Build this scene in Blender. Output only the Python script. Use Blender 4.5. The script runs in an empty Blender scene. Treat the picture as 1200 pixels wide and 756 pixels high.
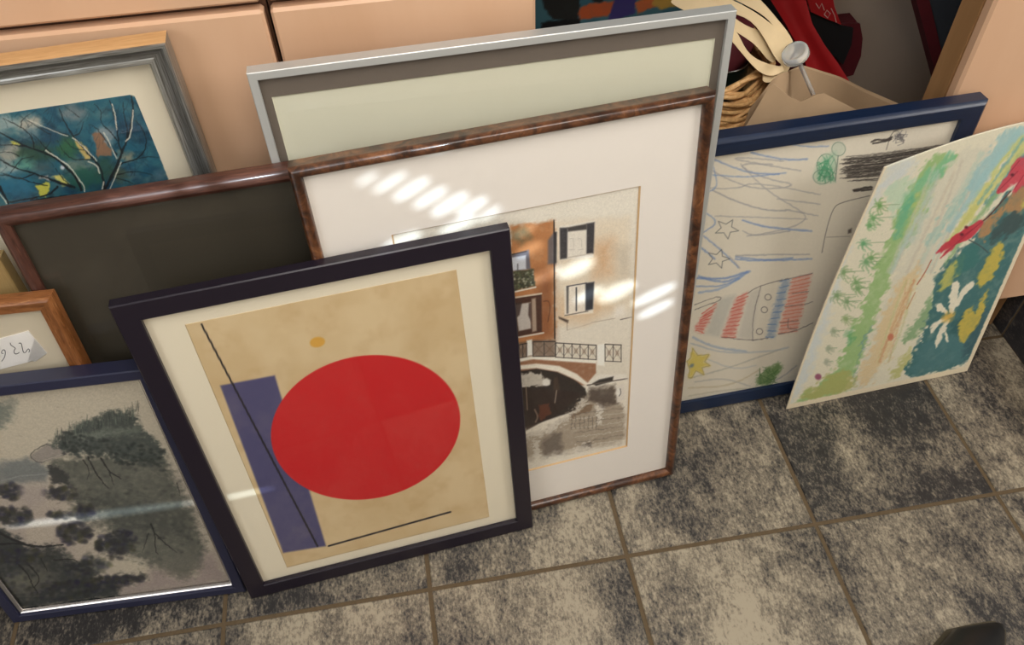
import bpy, bmesh, math, random
import numpy as np
from mathutils import Vector, Matrix
random.seed(4)
SC = bpy.context.scene
COL = SC.collection
R = math.radians

# ------------------------------------------------------------------ camera measured from the floor tiles (tile pitch 0.33 m)
F, YAW, PITCH, ROLL = 969.8, 0.1414, 0.85722, -0.03407
CAM = np.array([-0.9185, -0.5894, 1.28636]); PX0, PY0 = 604.316, 392.882
def _rot():
    cy, sy, cp, sp = math.cos(YAW), math.sin(YAW), math.cos(PITCH), math.sin(PITCH)
    f = np.array([sy*cp, cy*cp, -sp]); r = np.array([cy, -sy, 0.0]); u = np.cross(r, f)
    c, s = math.cos(ROLL), math.sin(ROLL)
    return np.array([c*r+s*u, -s*r+c*u, f])
RM = _rot()
def proj(P):
    q = (np.asarray(P, float)-CAM) @ RM.T
    return PX0+F*q[..., 0]/q[..., 2], PY0-F*q[..., 1]/q[..., 2]
def ray(x, y): return np.array([(x-PX0)/F, -(y-PY0)/F, 1.0]) @ RM
def at(x, y, Y):
    d = ray(x, y); return CAM+d*(Y-CAM[1])/d[1]
def on_plane(x, y, p, n):
    d = ray(x, y); return CAM+d*(np.dot(np.asarray(p)-CAM, n)/np.dot(d, n))
cd = bpy.data.cameras.new('camera'); cam = bpy.data.objects.new('camera', cd); COL.objects.link(cam)
cam.matrix_world = Matrix(((RM[0][0], RM[1][0], -RM[2][0], CAM[0]), (RM[0][1], RM[1][1], -RM[2][1], CAM[1]),
                           (RM[0][2], RM[1][2], -RM[2][2], CAM[2]), (0, 0, 0, 1)))
cd.sensor_width = 36; cd.lens = F/1200*36; cd.shift_x = (600-PX0)/1200; cd.shift_y = (PY0-378)/1200
cd.clip_start = 0.02; SC.camera = cam

# ------------------------------------------------------------------ colour and materials
def lin(c):
    return tuple(((v/255)/12.92 if v/255 <= 0.04045 else ((v/255+0.055)/1.055)**2.4) for v in c)
class NT:
    def __init__(s, name):
        s.m = bpy.data.materials.new(name); s.m.use_nodes = True; s.t = s.m.node_tree
        s.b = s.t.nodes['Principled BSDF']; s.out = s.t.nodes['Material Output']
    def n(s, kind, **kw):
        nd = s.t.nodes.new(kind)
        for k, v in kw.items():
            if k in ('operation', 'blend_type', 'data_type', 'noise_dimensions', 'feature', 'attribute_name', 'wave_type', 'bands_direction', 'interpolation_type'): setattr(nd, k, v)
            else: nd.inputs[k.replace('_', ' ')].default_value = v
        return nd
    def l(s, a, b): s.t.links.new(a, b)
    def coords(s, kind='Object', scale=(1, 1, 1)):
        tc = s.n('ShaderNodeTexCoord'); mp = s.n('ShaderNodeMapping'); mp.inputs['Scale'].default_value = scale
        s.l(tc.outputs[kind], mp.inputs['Vector']); return mp.outputs['Vector']
    def noise(s, vec, scale, detail=4, rough=.55, dist=0):
        nd = s.n('ShaderNodeTexNoise', Scale=scale, Detail=detail, Roughness=rough, Distortion=dist); s.l(vec, nd.inputs['Vector']); return nd.outputs['Fac']
    def ramp(s, fac, stops):
        r = s.n('ShaderNodeValToRGB'); e = r.color_ramp.elements
        while len(e) < len(stops): e.new(.5)
        for i, (p, c) in enumerate(stops): e[i].position = p; e[i].color = (*lin(c), 1)
        s.l(fac, r.inputs['Fac']); return r.outputs['Color']
    def mix(s, fac, a, b):
        m = s.n('ShaderNodeMix', data_type='RGBA')
        for sock, v in ((m.inputs[0], fac), (m.inputs[6], a), (m.inputs[7], b)):
            if hasattr(v, 'is_linked') or hasattr(v, 'links'): s.l(v, sock)
            elif isinstance(v, (int, float)): sock.default_value = v
            else: sock.default_value = (*v, 1)
        return m.outputs[2]
    def math(s, op, a, b=0.0, c=0.0):
        m = s.n('ShaderNodeMath', operation=op)
        for i, v in enumerate((a, b, c)):
            if isinstance(v, (int, float)): m.inputs[i].default_value = v
            else: s.l(v, m.inputs[i])
        return m.outputs[0]
    def bump(s, h, strength=.2, dist=.002):
        b = s.n('ShaderNodeBump', Strength=strength, Distance=dist); s.l(h, b.inputs['Height']); s.l(b.outputs['Normal'], s.b.inputs['Normal'])
    def set(s, **kw):
        for k, v in kw.items(): s.b.inputs[k.replace('_', ' ')].default_value = v
        return s
def plain(name, c, rough=.5, var=.06, scale=40, metal=0, bump=0, coat=0, coords='Object', stretch=(1, 1, 1)):
    t = NT(name); v = t.coords(coords, stretch); f = t.noise(v, scale)
    a = lin(c); lo = tuple(x*(1-var) for x in a); hi = tuple(min(1, x*(1+var)) for x in a)
    t.l(t.mix(f, lo, hi), t.b.inputs['Base Color'])
    t.set(Roughness=rough, Metallic=metal)
    if coat: t.set(Coat_Weight=coat, Coat_Roughness=.15)
    if bump: t.bump(f, bump)
    return t.m
def wood(name, stops, rough=.4, scale=6, stretch=(1, 14, 1), coat=0, coords='UV', dist=1.5, detail=6):
    t = NT(name); v = t.coords(coords, stretch); f = t.noise(v, scale, detail, .6, dist)
    t.l(t.ramp(f, stops), t.b.inputs['Base Color']); t.set(Roughness=rough)
    if coat: t.set(Coat_Weight=coat, Coat_Roughness=.12)
    t.bump(f, .08, .001); return t.m
M = {}
M['maple'] = wood('maple', [(.3, (206, 164, 130)), (.5, (214, 173, 140)), (.7, (220, 181, 149))], .38, 3, (1.2, 1.2, .25), coords='Object', dist=.4)
M['maple_shaded'] = wood('shaded_maple', [(.3, (150, 112, 72)), (.7, (172, 132, 90))], .5, 4, (6, 6, .6), coords='Object')  # darker copy of the maple, shade of the side face put into the colour
M['carcass'] = plain('cabinet_dark_gap', (96, 66, 46), .7)
M['worktop'] = plain('worktop_stone', (90, 84, 78), .4, .3, 60)
M['red_frame'] = plain('violet_black_lacquer', (28, 21, 34), .36, .3, 60, coords='UV', stretch=(6, 40, 1), bump=.05)
M['burl'] = None
def burl():
    t = NT('burl_veneer'); v = t.coords('UV', (1, 1, 1))
    a = t.noise(v, 45, 6, .65, 1.2); b = t.noise(v, 14, 3, .5, .5)
    f = t.math('ADD', t.math('MULTIPLY', a, .65), t.math('MULTIPLY', b, .35))
    t.l(t.ramp(f, [(.34, (22, 11, 7)), (.46, (64, 36, 21)), (.56, (104, 64, 38)), (.70, (150, 100, 62))]), t.b.inputs['Base Color'])
    t.set(Roughness=.33, Coat_Weight=.35, Coat_Roughness=.15); return t.m
M['burl'] = burl()
M['mahogany'] = wood('mahogany', [(.3, (50, 27, 20)), (.5, (76, 44, 34)), (.75, (102, 64, 50))], .42, 8, (3, 40, 1), coat=.3)
M['alu'] = plain('brushed_aluminium', (206, 208, 206), .42, .06, 30, .45, coords='UV', stretch=(2, 200, 1))
M['ink_frame'] = plain('navy_black_lacquer', (40, 42, 66), .36, .25, 60, coords='UV', stretch=(6, 40, 1))
M['silver_lip'] = plain('silver_lip', (205, 200, 196), .25, .1, 50, .9)
M['honey'] = wood('honey_wood', [(.25, (88, 50, 22)), (.45, (136, 84, 44)), (.62, (158, 102, 58)), (.8, (212, 170, 122))], .42, 9, (4, 36, 1))
M['navy'] = wood('navy_stain', [(.3, (15, 28, 52)), (.7, (24, 42, 72))], .35, 8, (3, 60, 1))
def silverleaf():
    t = NT('distressed_silver_leaf'); v = t.coords('UV', (2, 60, 1)); f = t.noise(v, 9, 5, .65)
    t.l(t.ramp(f, [(.3, (96, 92, 84)), (.5, (150, 150, 146)), (.7, (186, 188, 186))]), t.b.inputs['Base Color'])
    t.set(Roughness=.32, Metallic=.65); t.bump(f, .15, .001); return t.m
M['leaf'] = silverleaf()
M['bare'] = wood('bare_wood', [(.3, (196, 150, 98)), (.7, (220, 176, 124))], .6, 8, (3, 40, 1))
M['tan_wood'] = wood('tan_wood', [(.3, (160, 132, 84)), (.7, (178, 150, 100))], .5, 8, (3, 40, 1))
M['hardboard'] = plain('brown_hardboard', (132, 108, 82), .7, .12, 80)
M['mat_white'] = plain('white_mat_board', (236, 229, 220), .8, .02, 300, bump=.02)
M['mat_cream'] = plain('cream_mat_board', (232, 222, 198), .8, .02, 300)
M['mat_old'] = plain('yellowed_mat_board', (208, 196, 172), .8, .05, 60)
M['mat_bevel'] = plain('mat_bevel', (214, 178, 132), .8)
M['mat_taupe'] = plain('taupe_mat_board', (108, 98, 88), .75, .04, 200)
M['mat_sage'] = plain('pale_sage_board', (214, 212, 190), .75, .02, 60)
M['dark_board'] = plain('dark_olive_board', (58, 52, 40), .7, .12, 8)
M['backing'] = plain('backing_board', (120, 98, 70), .8, .1, 90)
M['slip'] = plain('paper_slip', (244, 240, 234), .75, .02, 200)
M['inkpen'] = plain('pen_ink', (70, 66, 70), .6)
def glass_pane():
    t = NT('picture_glass'); t.t.nodes.remove(t.b)
    tr = t.n('ShaderNodeBsdfTransparent'); gl = t.n('ShaderNodeBsdfGlossy', Roughness=.04)
    fr = t.n('ShaderNodeFresnel', IOR=1.5); mx = t.n('ShaderNodeMixShader')
    ge = t.n('ShaderNodeNewGeometry'); t.l(t.math('MULTIPLY', fr.outputs[0], t.math('SUBTRACT', 1.0, ge.outputs['Backfacing'])), mx.inputs[0]); t.l(tr.outputs[0], mx.inputs[1]); t.l(gl.outputs[0], mx.inputs[2]); t.l(mx.outputs[0], t.out.inputs['Surface'])
    return t.m
M['pane'] = glass_pane()
def painted(name, rough=.75):
    t = NT(name); a = t.n('ShaderNodeAttribute', attribute_name='paint')
    f = t.noise(t.coords('Object'), 500, 2)
    t.l(a.outputs['Color'], t.b.inputs['Base Color']); t.set(Roughness=rough); t.bump(f, .06, .0005); return t.m
M['paint'] = painted('painted_paper')

# ------------------------------------------------------------------ mesh building
class MB:
    def __init__(s): s.v = []; s.f = []; s.m = []; s.uv = []
    def add(s, vs, fs, mi=0, uvs=None):
        o = len(s.v); s.v += [tuple(map(float, p)) for p in vs]
        for k, f in enumerate(fs):
            s.f.append([o+i for i in f]); s.m.append(mi); s.uv.append(uvs[k] if uvs else [(s.v[o+i][0]+s.v[o+i][1]*.7, s.v[o+i][2]+s.v[o+i][1]*.3) for i in f])
    def box(s, x0, x1, y0, y1, z0, z1, mi=0, bev=0):
        if bev:
            b = bev
            vs = []; idx = {}
            def P(p):
                vs.append(p); return len(vs)-1
            X, Y, Z = (x0, x1), (y0, y1), (z0, z1)
            for i in (0, 1):
                for j in (0, 1):
                    for k in (0, 1):
                        sx, sy, sz = (1-2*i)*b, (1-2*j)*b, (1-2*k)*b
                        idx[i, j, k, 0] = P((X[i], Y[j]+sy, Z[k]+sz)); idx[i, j, k, 1] = P((X[i]+sx, Y[j], Z[k]+sz)); idx[i, j, k, 2] = P((X[i]+sx, Y[j]+sy, Z[k]))
            fs = []
            q = ((0, 0), (1, 0), (1, 1), (0, 1))
            for a in (0, 1):
                fs.append([idx[a, j, k, 0] for j, k in q]); fs.append([idx[i, a, k, 1] for i, k in q]); fs.append([idx[i, j, a, 2] for i, j in q])
                for c in (0, 1):
                    fs.append([idx[a, c, 0, 0], idx[a, c, 1, 0], idx[a, c, 1, 1], idx[a, c, 0, 1]])
                    fs.append([idx[a, 0, c, 0], idx[a, 1, c, 0], idx[a, 1, c, 2], idx[a, 0, c, 2]])
                    fs.append([idx[0, a, c, 1], idx[1, a, c, 1], idx[1, a, c, 2], idx[0, a, c, 2]])
            for i in (0, 1):
                for j in (0, 1):
                    for k in (0, 1): fs.append([idx[i, j, k, 0], idx[i, j, k, 1], idx[i, j, k, 2]])
            s.add(vs, fs, mi); return
        vs = [(x, y, z) for z in (z0, z1) for y in (y0, y1) for x in (x0, x1)]
        s.add(vs, [(0, 2, 3, 1), (4, 5, 7, 6), (0, 1, 5, 4), (2, 6, 7, 3), (0, 4, 6, 2), (1, 3, 7, 5)], mi)
    def rect_sweep(s, prof, x0, x1, z0, z1, mi=None):
        """mitred moulding: prof = closed list of (inset, y); four rails of one rectangle"""
        n = len(prof); per = [0]
        for i in range(n): per.append(per[-1]+math.dist(prof[i], prof[(i+1) % n]))
        cs = lambda d: ((x0+d, z0+d), (x1-d, z0+d), (x1-d, z1-d), (x0+d, z1-d))
        for k in range(4):
            for i in range(n):
                a, b = prof[i], prof[(i+1) % n]
                ca, cb = cs(a[0]), cs(b[0]); k2 = (k+1) % 4
                P = [(*ca[k][:1], a[1], ca[k][1]), (ca[k2][0], a[1], ca[k2][1]), (cb[k2][0], b[1], cb[k2][1]), (cb[k][0], b[1], cb[k][1])]
                L = (lambda p: p[0]) if k % 2 == 0 else (lambda p: p[2])
                of = k*1.7
                uv = [(L(P[0])+of, per[i]), (L(P[1])+of, per[i]), (L(P[2])+of, per[i+1]), (L(P[3])+of, per[i+1])]
                s.add(P, [(0, 1, 2, 3)], (mi(k, i) if callable(mi) else mi[i]) if mi else 0, [uv])
    def tube(s, pts, rad, n=8, mi=0, caps=True):
        pts = [np.array(p, float) for p in pts]; m = len(pts); rad = rad if hasattr(rad, '__len__') else [rad]*m
        vs = []; up = np.array([.13, .27, .95])
        for i, p in enumerate(pts):
            t = pts[min(i+1, m-1)]-pts[max(i-1, 0)]; t = t/(np.linalg.norm(t)+1e-9)
            a = np.cross(t, up); a /= np.linalg.norm(a)+1e-9; b = np.cross(t, a)
            for k in range(n):
                an = 2*math.pi*k/n; vs.append(p+rad[i]*(math.cos(an)*a+math.sin(an)*b))
        fs = [(i*n+k, i*n+(k+1) % n, (i+1)*n+(k+1) % n, (i+1)*n+k) for i in range(m-1) for k in range(n)]
        if caps: fs += [tuple(range(n))[::-1], tuple((m-1)*n+k for k in range(n))]
        s.add(vs, fs, mi)
    def loft(s, rings, mi=0, close=True, caps=(True, True)):
        n = len(rings[0]); vs = [p for r in rings for p in r]; fs = []
        for i in range(len(rings)-1):
            for k in range(n if close else n-1): fs.append((i*n+k, i*n+(k+1) % n, (i+1)*n+(k+1) % n, (i+1)*n+k))
        if caps[0]: fs.append(tuple(range(n))[::-1])
        if caps[1]: fs.append(tuple((len(rings)-1)*n+k for k in range(n)))
        s.add(vs, fs, mi)
    def build(s, name, mats, parent=None, smooth=False, fix=True):
        me = bpy.data.meshes.new(name); me.from_pydata(s.v, [], s.f)
        for m in (mats if isinstance(mats, (list, tuple)) else [mats]): me.materials.append(m)
        uvl = me.uv_layers.new(name='UVMap'); flat = [c for f in s.uv for p in f for c in p]
        uvl.data.foreach_set('uv', flat); me.polygons.foreach_set('material_index', s.m)
        if fix:
            bm = bmesh.new(); bm.from_mesh(me); bmesh.ops.remove_doubles(bm, verts=bm.verts, dist=1e-5); bmesh.ops.recalc_face_normals(bm, faces=bm.faces)
            bm.to_mesh(me); bm.free()
        if smooth:
            me.polygons.foreach_set('use_smooth', [True]*len(me.polygons))
            if smooth != True: me.set_sharp_from_angle(angle=R(smooth))
        me.update()
        o = bpy.data.objects.new(name, me); COL.objects.link(o)
        if parent: o.parent = parent
        return o
def tag(o, label=None, cat=None, group=None, kind=None):
    for k, v in (('label', label), ('category', cat), ('group', group), ('kind', kind)):
        if v: o[k] = v
    return o
def thing(name, label, cat, mw=None, loc=(0, 0, 0)):
    o = bpy.data.objects.new(name, None); COL.objects.link(o); o.empty_display_size = .1
    if mw is not None: o.matrix_world = mw
    else: o.location = loc
    return tag(o, label, cat)
def local(parent, P):
    return np.array(parent.matrix_world.inverted() @ Vector(P))

# ------------------------------------------------------------------ painting on a dense sheet of paper
def vnoise(x, y, seed=0):
    xi, yi = np.floor(x).astype(np.int64), np.floor(y).astype(np.int64); fx, fy = x-xi, y-yi
    fx = fx*fx*(3-2*fx); fy = fy*fy*(3-2*fy)
    def h(a, b):
        n = (a*374761393+b*668265263+seed*1442695041) & 0x7fffffff
        n = ((n ^ (n >> 13))*1274126177) & 0x7fffffff
        return ((n ^ (n >> 16)) & 0xffff)/65535.0
    return (h(xi, yi)*(1-fx)+h(xi+1, yi)*fx)*(1-fy)+(h(xi, yi+1)*(1-fx)+h(xi+1, yi+1)*fx)*fy
def fbm(x, y, seed=0, o=4):
    s = 0; a = .5; t = 0
    for k in range(o): s = s+a*vnoise(x*2**k, y*2**k, seed+k*17); t += a; a *= .55
    return s/t
class Paint:
    """colours for the points of a flat sheet; shapes are traced off the photograph (k, ox, oy: zoom factor and corner of the tracing)"""
    def __init__(s, X, Y, LX, LZ, base):
        s.X, s.Y, s.LX, s.LZ = X.ravel(), Y.ravel(), LX.ravel()*1000, LZ.ravel()*1000
        s.C = np.tile(np.array(base, float), (s.X.size, 1)); s.k, s.ox, s.oy = 1, 0, 0
        s.aa = .9
    def frame(s, k, ox, oy): s.k, s.ox, s.oy = k, ox, oy; return s
    def pt(s, P): return np.array([(x*s.k+s.ox, y*s.k+s.oy) for x, y in P], float)
    def blend(s, idx, m, c, mottle, seed, msc):
        if mottle: m = m*np.clip(1-mottle+2*mottle*fbm(s.LX[idx]/msc, s.LZ[idx]/msc, seed), 0, 1)
        m = m[:, None]; s.C[idx] = s.C[idx]*(1-m)+np.array(c, float)*m
    def poly(s, P, c, a=1, soft=1, rough=0, rsc=8, mottle=0, msc=10, seed=1, smooth=0, oc=4):
        P = s.pt(P)
        if smooth: P = chaikin(P, smooth)
        pad = soft+rough*2+2
        idx = np.nonzero((s.X > P[:, 0].min()-pad) & (s.X < P[:, 0].max()+pad) & (s.Y > P[:, 1].min()-pad) & (s.Y < P[:, 1].max()+pad))[0]
        if idx.size == 0: return
        x, y = s.X[idx], s.Y[idx]
        if rough:
            x = x+rough*4*(fbm(s.LX[idx]/rsc, s.LZ[idx]/rsc, seed+5, oc)-.5); y = y+rough*4*(fbm(s.LX[idx]/rsc, s.LZ[idx]/rsc, seed+9, oc)-.5)
        ins = np.zeros(x.size, bool); d = np.full(x.size, 1e9)
        for i in range(len(P)):
            (x1, y1), (x2, y2) = P[i], P[(i+1) % len(P)]
            if y1 != y2: ins ^= ((y1 > y) != (y2 > y)) & (x < (x2-x1)*(y-y1)/(y2-y1)+x1)
            d = np.minimum(d, segd(x, y, x1, y1, x2, y2))
        sd = np.where(ins, d, -d); m = np.clip(.5+sd/max(soft, .01)*.5, 0, 1)*a
        s.blend(idx, m, c, mottle, seed, msc)
    def ell(s, x, y, rx, ry, c, a=1, rot=0, **kw):
        cr, sr = math.cos(R(rot)), math.sin(R(rot))
        s.poly([(x+rx*math.cos(t)*cr-ry*math.sin(t)*sr, y+rx*math.cos(t)*sr+ry*math.sin(t)*cr) for t in np.linspace(0, 2*math.pi, 41)[:-1]], c, a, **kw)
    def line(s, P, w, c, a=1, taper=0, soft=.8, rough=0, mottle=0, msc=3, seed=1, smooth=1):
        P = s.pt(P)
        if smooth and len(P) > 2: P = chaikin(P, 2, False)
        w = w*s.k if False else w; pad = w+2+rough*2
        idx = np.nonzero((s.X > P[:, 0].min()-pad) & (s.X < P[:, 0].max()+pad) & (s.Y > P[:, 1].min()-pad) & (s.Y < P[:, 1].max()+pad))[0]
        if idx.size == 0: return
        x, y = s.X[idx], s.Y[idx]
        if rough: x = x+rough*2*(fbm(s.LX[idx]/5, s.LZ[idx]/5, seed+5)-.5); y = y+rough*2*(fbm(s.LX[idx]/5, s.LZ[idx]/5, seed+9)-.5)
        m = np.zeros(x.size); L = np.r_[0, np.cumsum(np.hypot(*np.diff(P, axis=0).T))]; L /= L[-1]+1e-9
        for i in range(len(P)-1):
            d, t = segd(x, y, *P[i], *P[i+1], True)
            hw = w/2*(1-taper*(L[i]+(L[i+1]-L[i])*t)); m = np.maximum(m, np.clip(.5+(hw-d)/soft, 0, 1)*np.minimum(1, hw*2+.15))
        s.blend(idx, m*a, c, mottle, seed, msc)
    def wash(s, c, a, sc, lo=.4, hi=.7, seed=1, mask=None):
        f = np.clip((fbm(s.LX/sc[0], s.LZ/sc[1], seed)-lo)/(hi-lo), 0, 1)*a
        if mask is not None: f = f*mask
        s.C = s.C*(1-f[:, None])+np.array(c, float)*f[:, None]
    def grain(s, amt, sc=1.2, seed=3): s.C = s.C*(1+amt*(fbm(s.LX/sc, s.LZ/sc, seed, 2)-.5)[:, None])
def segd(x, y, x1, y1, x2, y2, wt=False):
    dx, dy = x2-x1, y2-y1; t = np.clip(((x-x1)*dx+(y-y1)*dy)/(dx*dx+dy*dy+1e-12), 0, 1)
    d = np.hypot(x-x1-t*dx, y-y1-t*dy)
    return (d, t) if wt else d
def chaikin(P, n=1, closed=True):
    P = np.asarray(P, float)
    for _ in range(n):
        if closed: Q = np.roll(P, -1, 0); P = np.stack([.75*P+.25*Q, .25*P+.75*Q], 1).reshape(-1, 2)
        else: A, B = P[:-1], P[1:]; P = np.vstack([P[:1], np.stack([.75*A+.25*B, .25*A+.75*B], 1).reshape(-1, 2), P[-1:]])
    return P
def sheet_mesh(name, G, colors, parent, mat, gain=1.0, thick=.0004, back=None):
    """G (ny,nx,3) local points of the painted side, given a thin back so that it is a real sheet"""
    ny, nx = G.shape[:2]; V = G.reshape(-1, 3); nv = len(V)
    n = np.cross(G[0, -1]-G[0, 0], G[-1, 0]-G[0, 0]); n /= np.linalg.norm(n)
    i = np.arange(nv).reshape(ny, nx)
    q = np.stack([i[:-1, :-1], i[:-1, 1:], i[1:, 1:], i[1:, :-1]], -1).reshape(-1, 4)
    rim = np.r_[i[0, :-1], i[:-1, -1], i[-1, :0:-1], i[:0:-1, 0]]; nr = len(rim)
    VB = V[rim]-n*thick; rb = nv+np.arange(nr)
    side = np.stack([rim, rb, np.roll(rb, -1), np.roll(rim, -1)], -1)
    allv = np.vstack([V, VB]); quads = np.vstack([q, side]); bk = rb[::-1]
    me = bpy.data.meshes.new(name); me.vertices.add(len(allv)); me.vertices.foreach_set('co', allv.ravel())
    nl = quads.size+nr; me.loops.add(nl); me.loops.foreach_set('vertex_index', np.r_[quads.ravel(), bk].astype(np.int32))
    me.polygons.add(len(quads)+1); st = np.r_[np.arange(len(quads))*4, quads.size].astype(np.int32)
    me.polygons.foreach_set('loop_start', st)
    me.update(calc_edges=True); me.validate()
    C = np.clip(np.asarray(colors), 0, 255)/255; C = np.where(C <= .04045, C/12.92, ((C+.055)/1.055)**2.4)*gain; C = np.clip(C, 0, .9)
    C = np.vstack([C, np.tile(np.array([[.6, .56, .48]]), (nr, 1))])
    at_ = me.color_attributes.new('paint', 'FLOAT_COLOR', 'POINT'); at_.data.foreach_set('color', np.c_[C, np.ones(len(C))].ravel())
    me.materials.append(mat); o = bpy.data.objects.new(name, me); COL.objects.link(o)
    if parent: o.parent = parent
    return o

# ------------------------------------------------------------------ framed pictures leaning in a row
def lean_matrix(x, y, yaw, lean, w):
    rx = np.array([math.cos(yaw), math.sin(yaw), 0]); bk = np.array([-math.sin(yaw), math.cos(yaw), 0])
    Yv = bk*math.cos(lean)-np.array([0, 0, 1])*math.sin(lean); U = bk*math.sin(lean)+np.array([0, 0, 1])*math.cos(lean)
    p = np.array([x, y, 0])+rx*w/2
    return Matrix(((rx[0], Yv[0], U[0], p[0]), (rx[1], Yv[1], U[1], p[1]), (rx[2], Yv[2], U[2], p[2]), (0, 0, 0, 1)))
class Picture:
    def __init__(s, name, label, pose, t, b, cat='picture'):
        s.w, s.h = pose[4], pose[5]; s.t, s.b = t, b
        s.e = thing(name, label, cat, lean_matrix(*pose[:4], s.w)); bpy.context.view_layer.update(); s.m = s.e.matrix_world.copy()
        s.n = np.array(s.m.to_3x3() @ Vector((0, -1, 0)))
    def world(s, x, y, z): return np.array(s.m @ Vector((x, y, z)))
    def loc(s, px, py, y):
        p = on_plane(px, py, s.world(0, y, 0), s.n); q = s.m.inverted() @ Vector(p); return q.x, q.z
    def frame(s, prof, mats, mi=None, name='frame', smooth=30):
        mb = MB(); mb.rect_sweep(prof, -s.w/2, s.w/2, 0, s.h, mi); return mb.build(name, mats, s.e, smooth)
    def panel(s, name, mat, y0, y1, inset, rect=None):
        mb = MB(); x0, x1, z0, z1 = rect or (-s.w/2+inset, s.w/2-inset, inset, s.h-inset)
        mb.box(x0, x1, y0, y1, z0, z1); return mb.build(name, mat, s.e)
    def grid(s, x0, x1, z0, z1, y, step):
        nx, nz = max(2, int((x1-x0)/step)+1), max(2, int((z1-z0)/step)+1)
        LX, LZ = np.meshgrid(np.linspace(x0, x1, nx), np.linspace(z0, z1, nz)); G = np.stack([LX, np.full_like(LX, y), LZ], -1)
        mw = np.array(s.m); W = G @ mw[:3, :3].T+mw[:3, 3]; X, Y = proj(W)
        return G, X, Y, LX, LZ
    def rect_px(s, pts, y):
        """axis-aligned rectangle of the picture plane that best spans four traced corners TL TR BR BL"""
        q = [s.loc(*p, y) for p in pts]
        return (q[0][0]+q[3][0])/2, (q[1][0]+q[2][0])/2, (q[2][1]+q[3][1])/2, (q[0][1]+q[1][1])/2
def box_prof(t, b, bev=.0015, rab=.008, yb=0):
    return [(0, yb), (0, -t+bev), (bev, -t), (b-bev, -t), (b, -t+bev), (b, -t+rab), (b-.004, -t+rab), (b-.004, yb-.003), (b-.008, yb)]

# 1 ---- red disc poster
P1 = Picture('framed_poster', 'violet-black framed poster with a large red disc on tan paper', (-1.279, .0538, .0949, .1509, .4745, .6068), .022, .027)
P1.frame(box_prof(.022, .027, yb=-.0062), M['red_frame'])
P1.panel('mat', M['mat_cream'], -.0125, -.011, .021)
P1.panel('backing_board', M['backing'], -.0105, -.0065, .021)
P1.panel('glass_pane', M['pane'], -.0150, -.0138, .0235)
yq = -.0129
x0, x1, z0, z1 = P1.rect_px([(215.6, 380), (535, 316.7), (573.3, 605), (337.2, 666)], yq)
G, X, Y, LX, LZ = P1.grid(x0, x1, z0, z1, yq, .0012)
p = Paint(X, Y, LX, LZ, (208, 182, 138))
p.wash((222, 200, 160), .6, (60, 80), seed=4); p.wash((190, 158, 112), .35, (25, 30), .5, .8, seed=9)
cx, cz = x0+(x1-x0)*.585, z0+(z1-z0)*.475
p.poly([(258, 452), (322, 440), (382, 640), (332, 648)], (72, 70, 112), .95, soft=1.2, mottle=.15, msc=30, seed=7)
cx, cz = P1.loc(432, 507, yq); a = np.hypot((LX-cx).ravel()/.1335, (LZ-cz).ravel()/.145); m = np.clip((1-a)*90+.5, 0, 1)
p.C = p.C*(1-m[:, None])+np.array((200, 26, 30.))*m[:, None]
p.line([(236, 380), (372, 640)], 2.2, (24, 20, 28)); p.line([(385, 640), (528, 600)], 2.0, (24, 20, 28))
p.ell(372, 401, 9, 6, (214, 160, 60), .9, rot=-10)
sheet_mesh('poster_print', G, p.C, P1.e, M['paint'], 1.0)

# 2 ---- canal-bridge watercolour in burl frame
P2 = Picture('framed_watercolour', 'burl-veneer framed canal bridge picture in a wide white mat, behind the red disc poster', (-1.0495, .1013, .0996, .1303, .5117, .7257), .020, .014)
prof = [(.0018, .007), (.0012, -.006), (.0004, -.0095)]+[(.007-.007*math.cos(a), -.011-.009*math.sin(a)) for a in np.linspace(.15, math.pi-.5, 9)]+[(.0145, -.012), (.0145, -.008), (.009, -.003), (.009, .007)]
P2.frame(prof, M['burl'], smooth=50)
y2 = -.0085
ox0, ox1, oz0, oz1 = P2.rect_px([(458, 273), (750.6, 217.8), (735.5, 523.5), (560, 568)], y2)
ox0 = P2.loc(458, 272, y2)[0]; oz0 = P2.loc(735.5, 523.5, y2)[1]; oz1 = P2.loc(750.3, 218, y2)[1]; ox1 = (P2.loc(750.6, 217.8, y2)[0]+P2.loc(735.5, 523.5, y2)[0])/2
mb = MB(); W2, H2 = P2.w/2-.009, P2.h
mb.rect_sweep([(0, -.0065), (0, y2), ], -W2, W2, .009, H2-.009)
def mat_board(mb, x0, x1, z0, z1, a0, a1, c0, c1, yf, yb, bev=.0016):
    O = [(x0, z0), (x1, z0), (x1, z1), (x0, z1)]; I = [(a0, c0), (a1, c0), (a1, c1), (a0, c1)]; J = [(a0+bev, c0+bev), (a1-bev, c0+bev), (a1-bev, c1-bev), (a0+bev, c1-bev)]
    for k in range(4):
        j = (k+1) % 4
        mb.add([(O[k][0], yf, O[k][1]), (O[j][0], yf, O[j][1]), (I[j][0], yf, I[j][1]), (I[k][0], yf, I[k][1])], [(0, 1, 2, 3)], 0)
        mb.add([(I[k][0], yf, I[k][1]), (I[j][0], yf, I[j][1]), (J[j][0], yb, J[j][1]), (J[k][0], yb, J[k][1])], [(0, 1, 2, 3)], 1)
        mb.add([(O[k][0], yb, O[k][1]), (O[j][0], yb, O[j][1]), (J[j][0], yb, J[j][1]), (J[k][0], yb, J[k][1])], [(0, 1, 2, 3)], 0)
mb = MB(); mat_board(mb, -W2, W2, .009, H2-.009, ox0, ox1, oz0, oz1, y2, y2+.0022, .002)
mo = mb.build('mat', [M['mat_white'], M['mat_bevel']], P2.e)
P2.panel('backing_board', M['backing'], -.0045, -.001, .009)
P2.panel('glass_pane', M['pane'], -.0108, -.0098, .0115)
yq = y2+.0026
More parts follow.
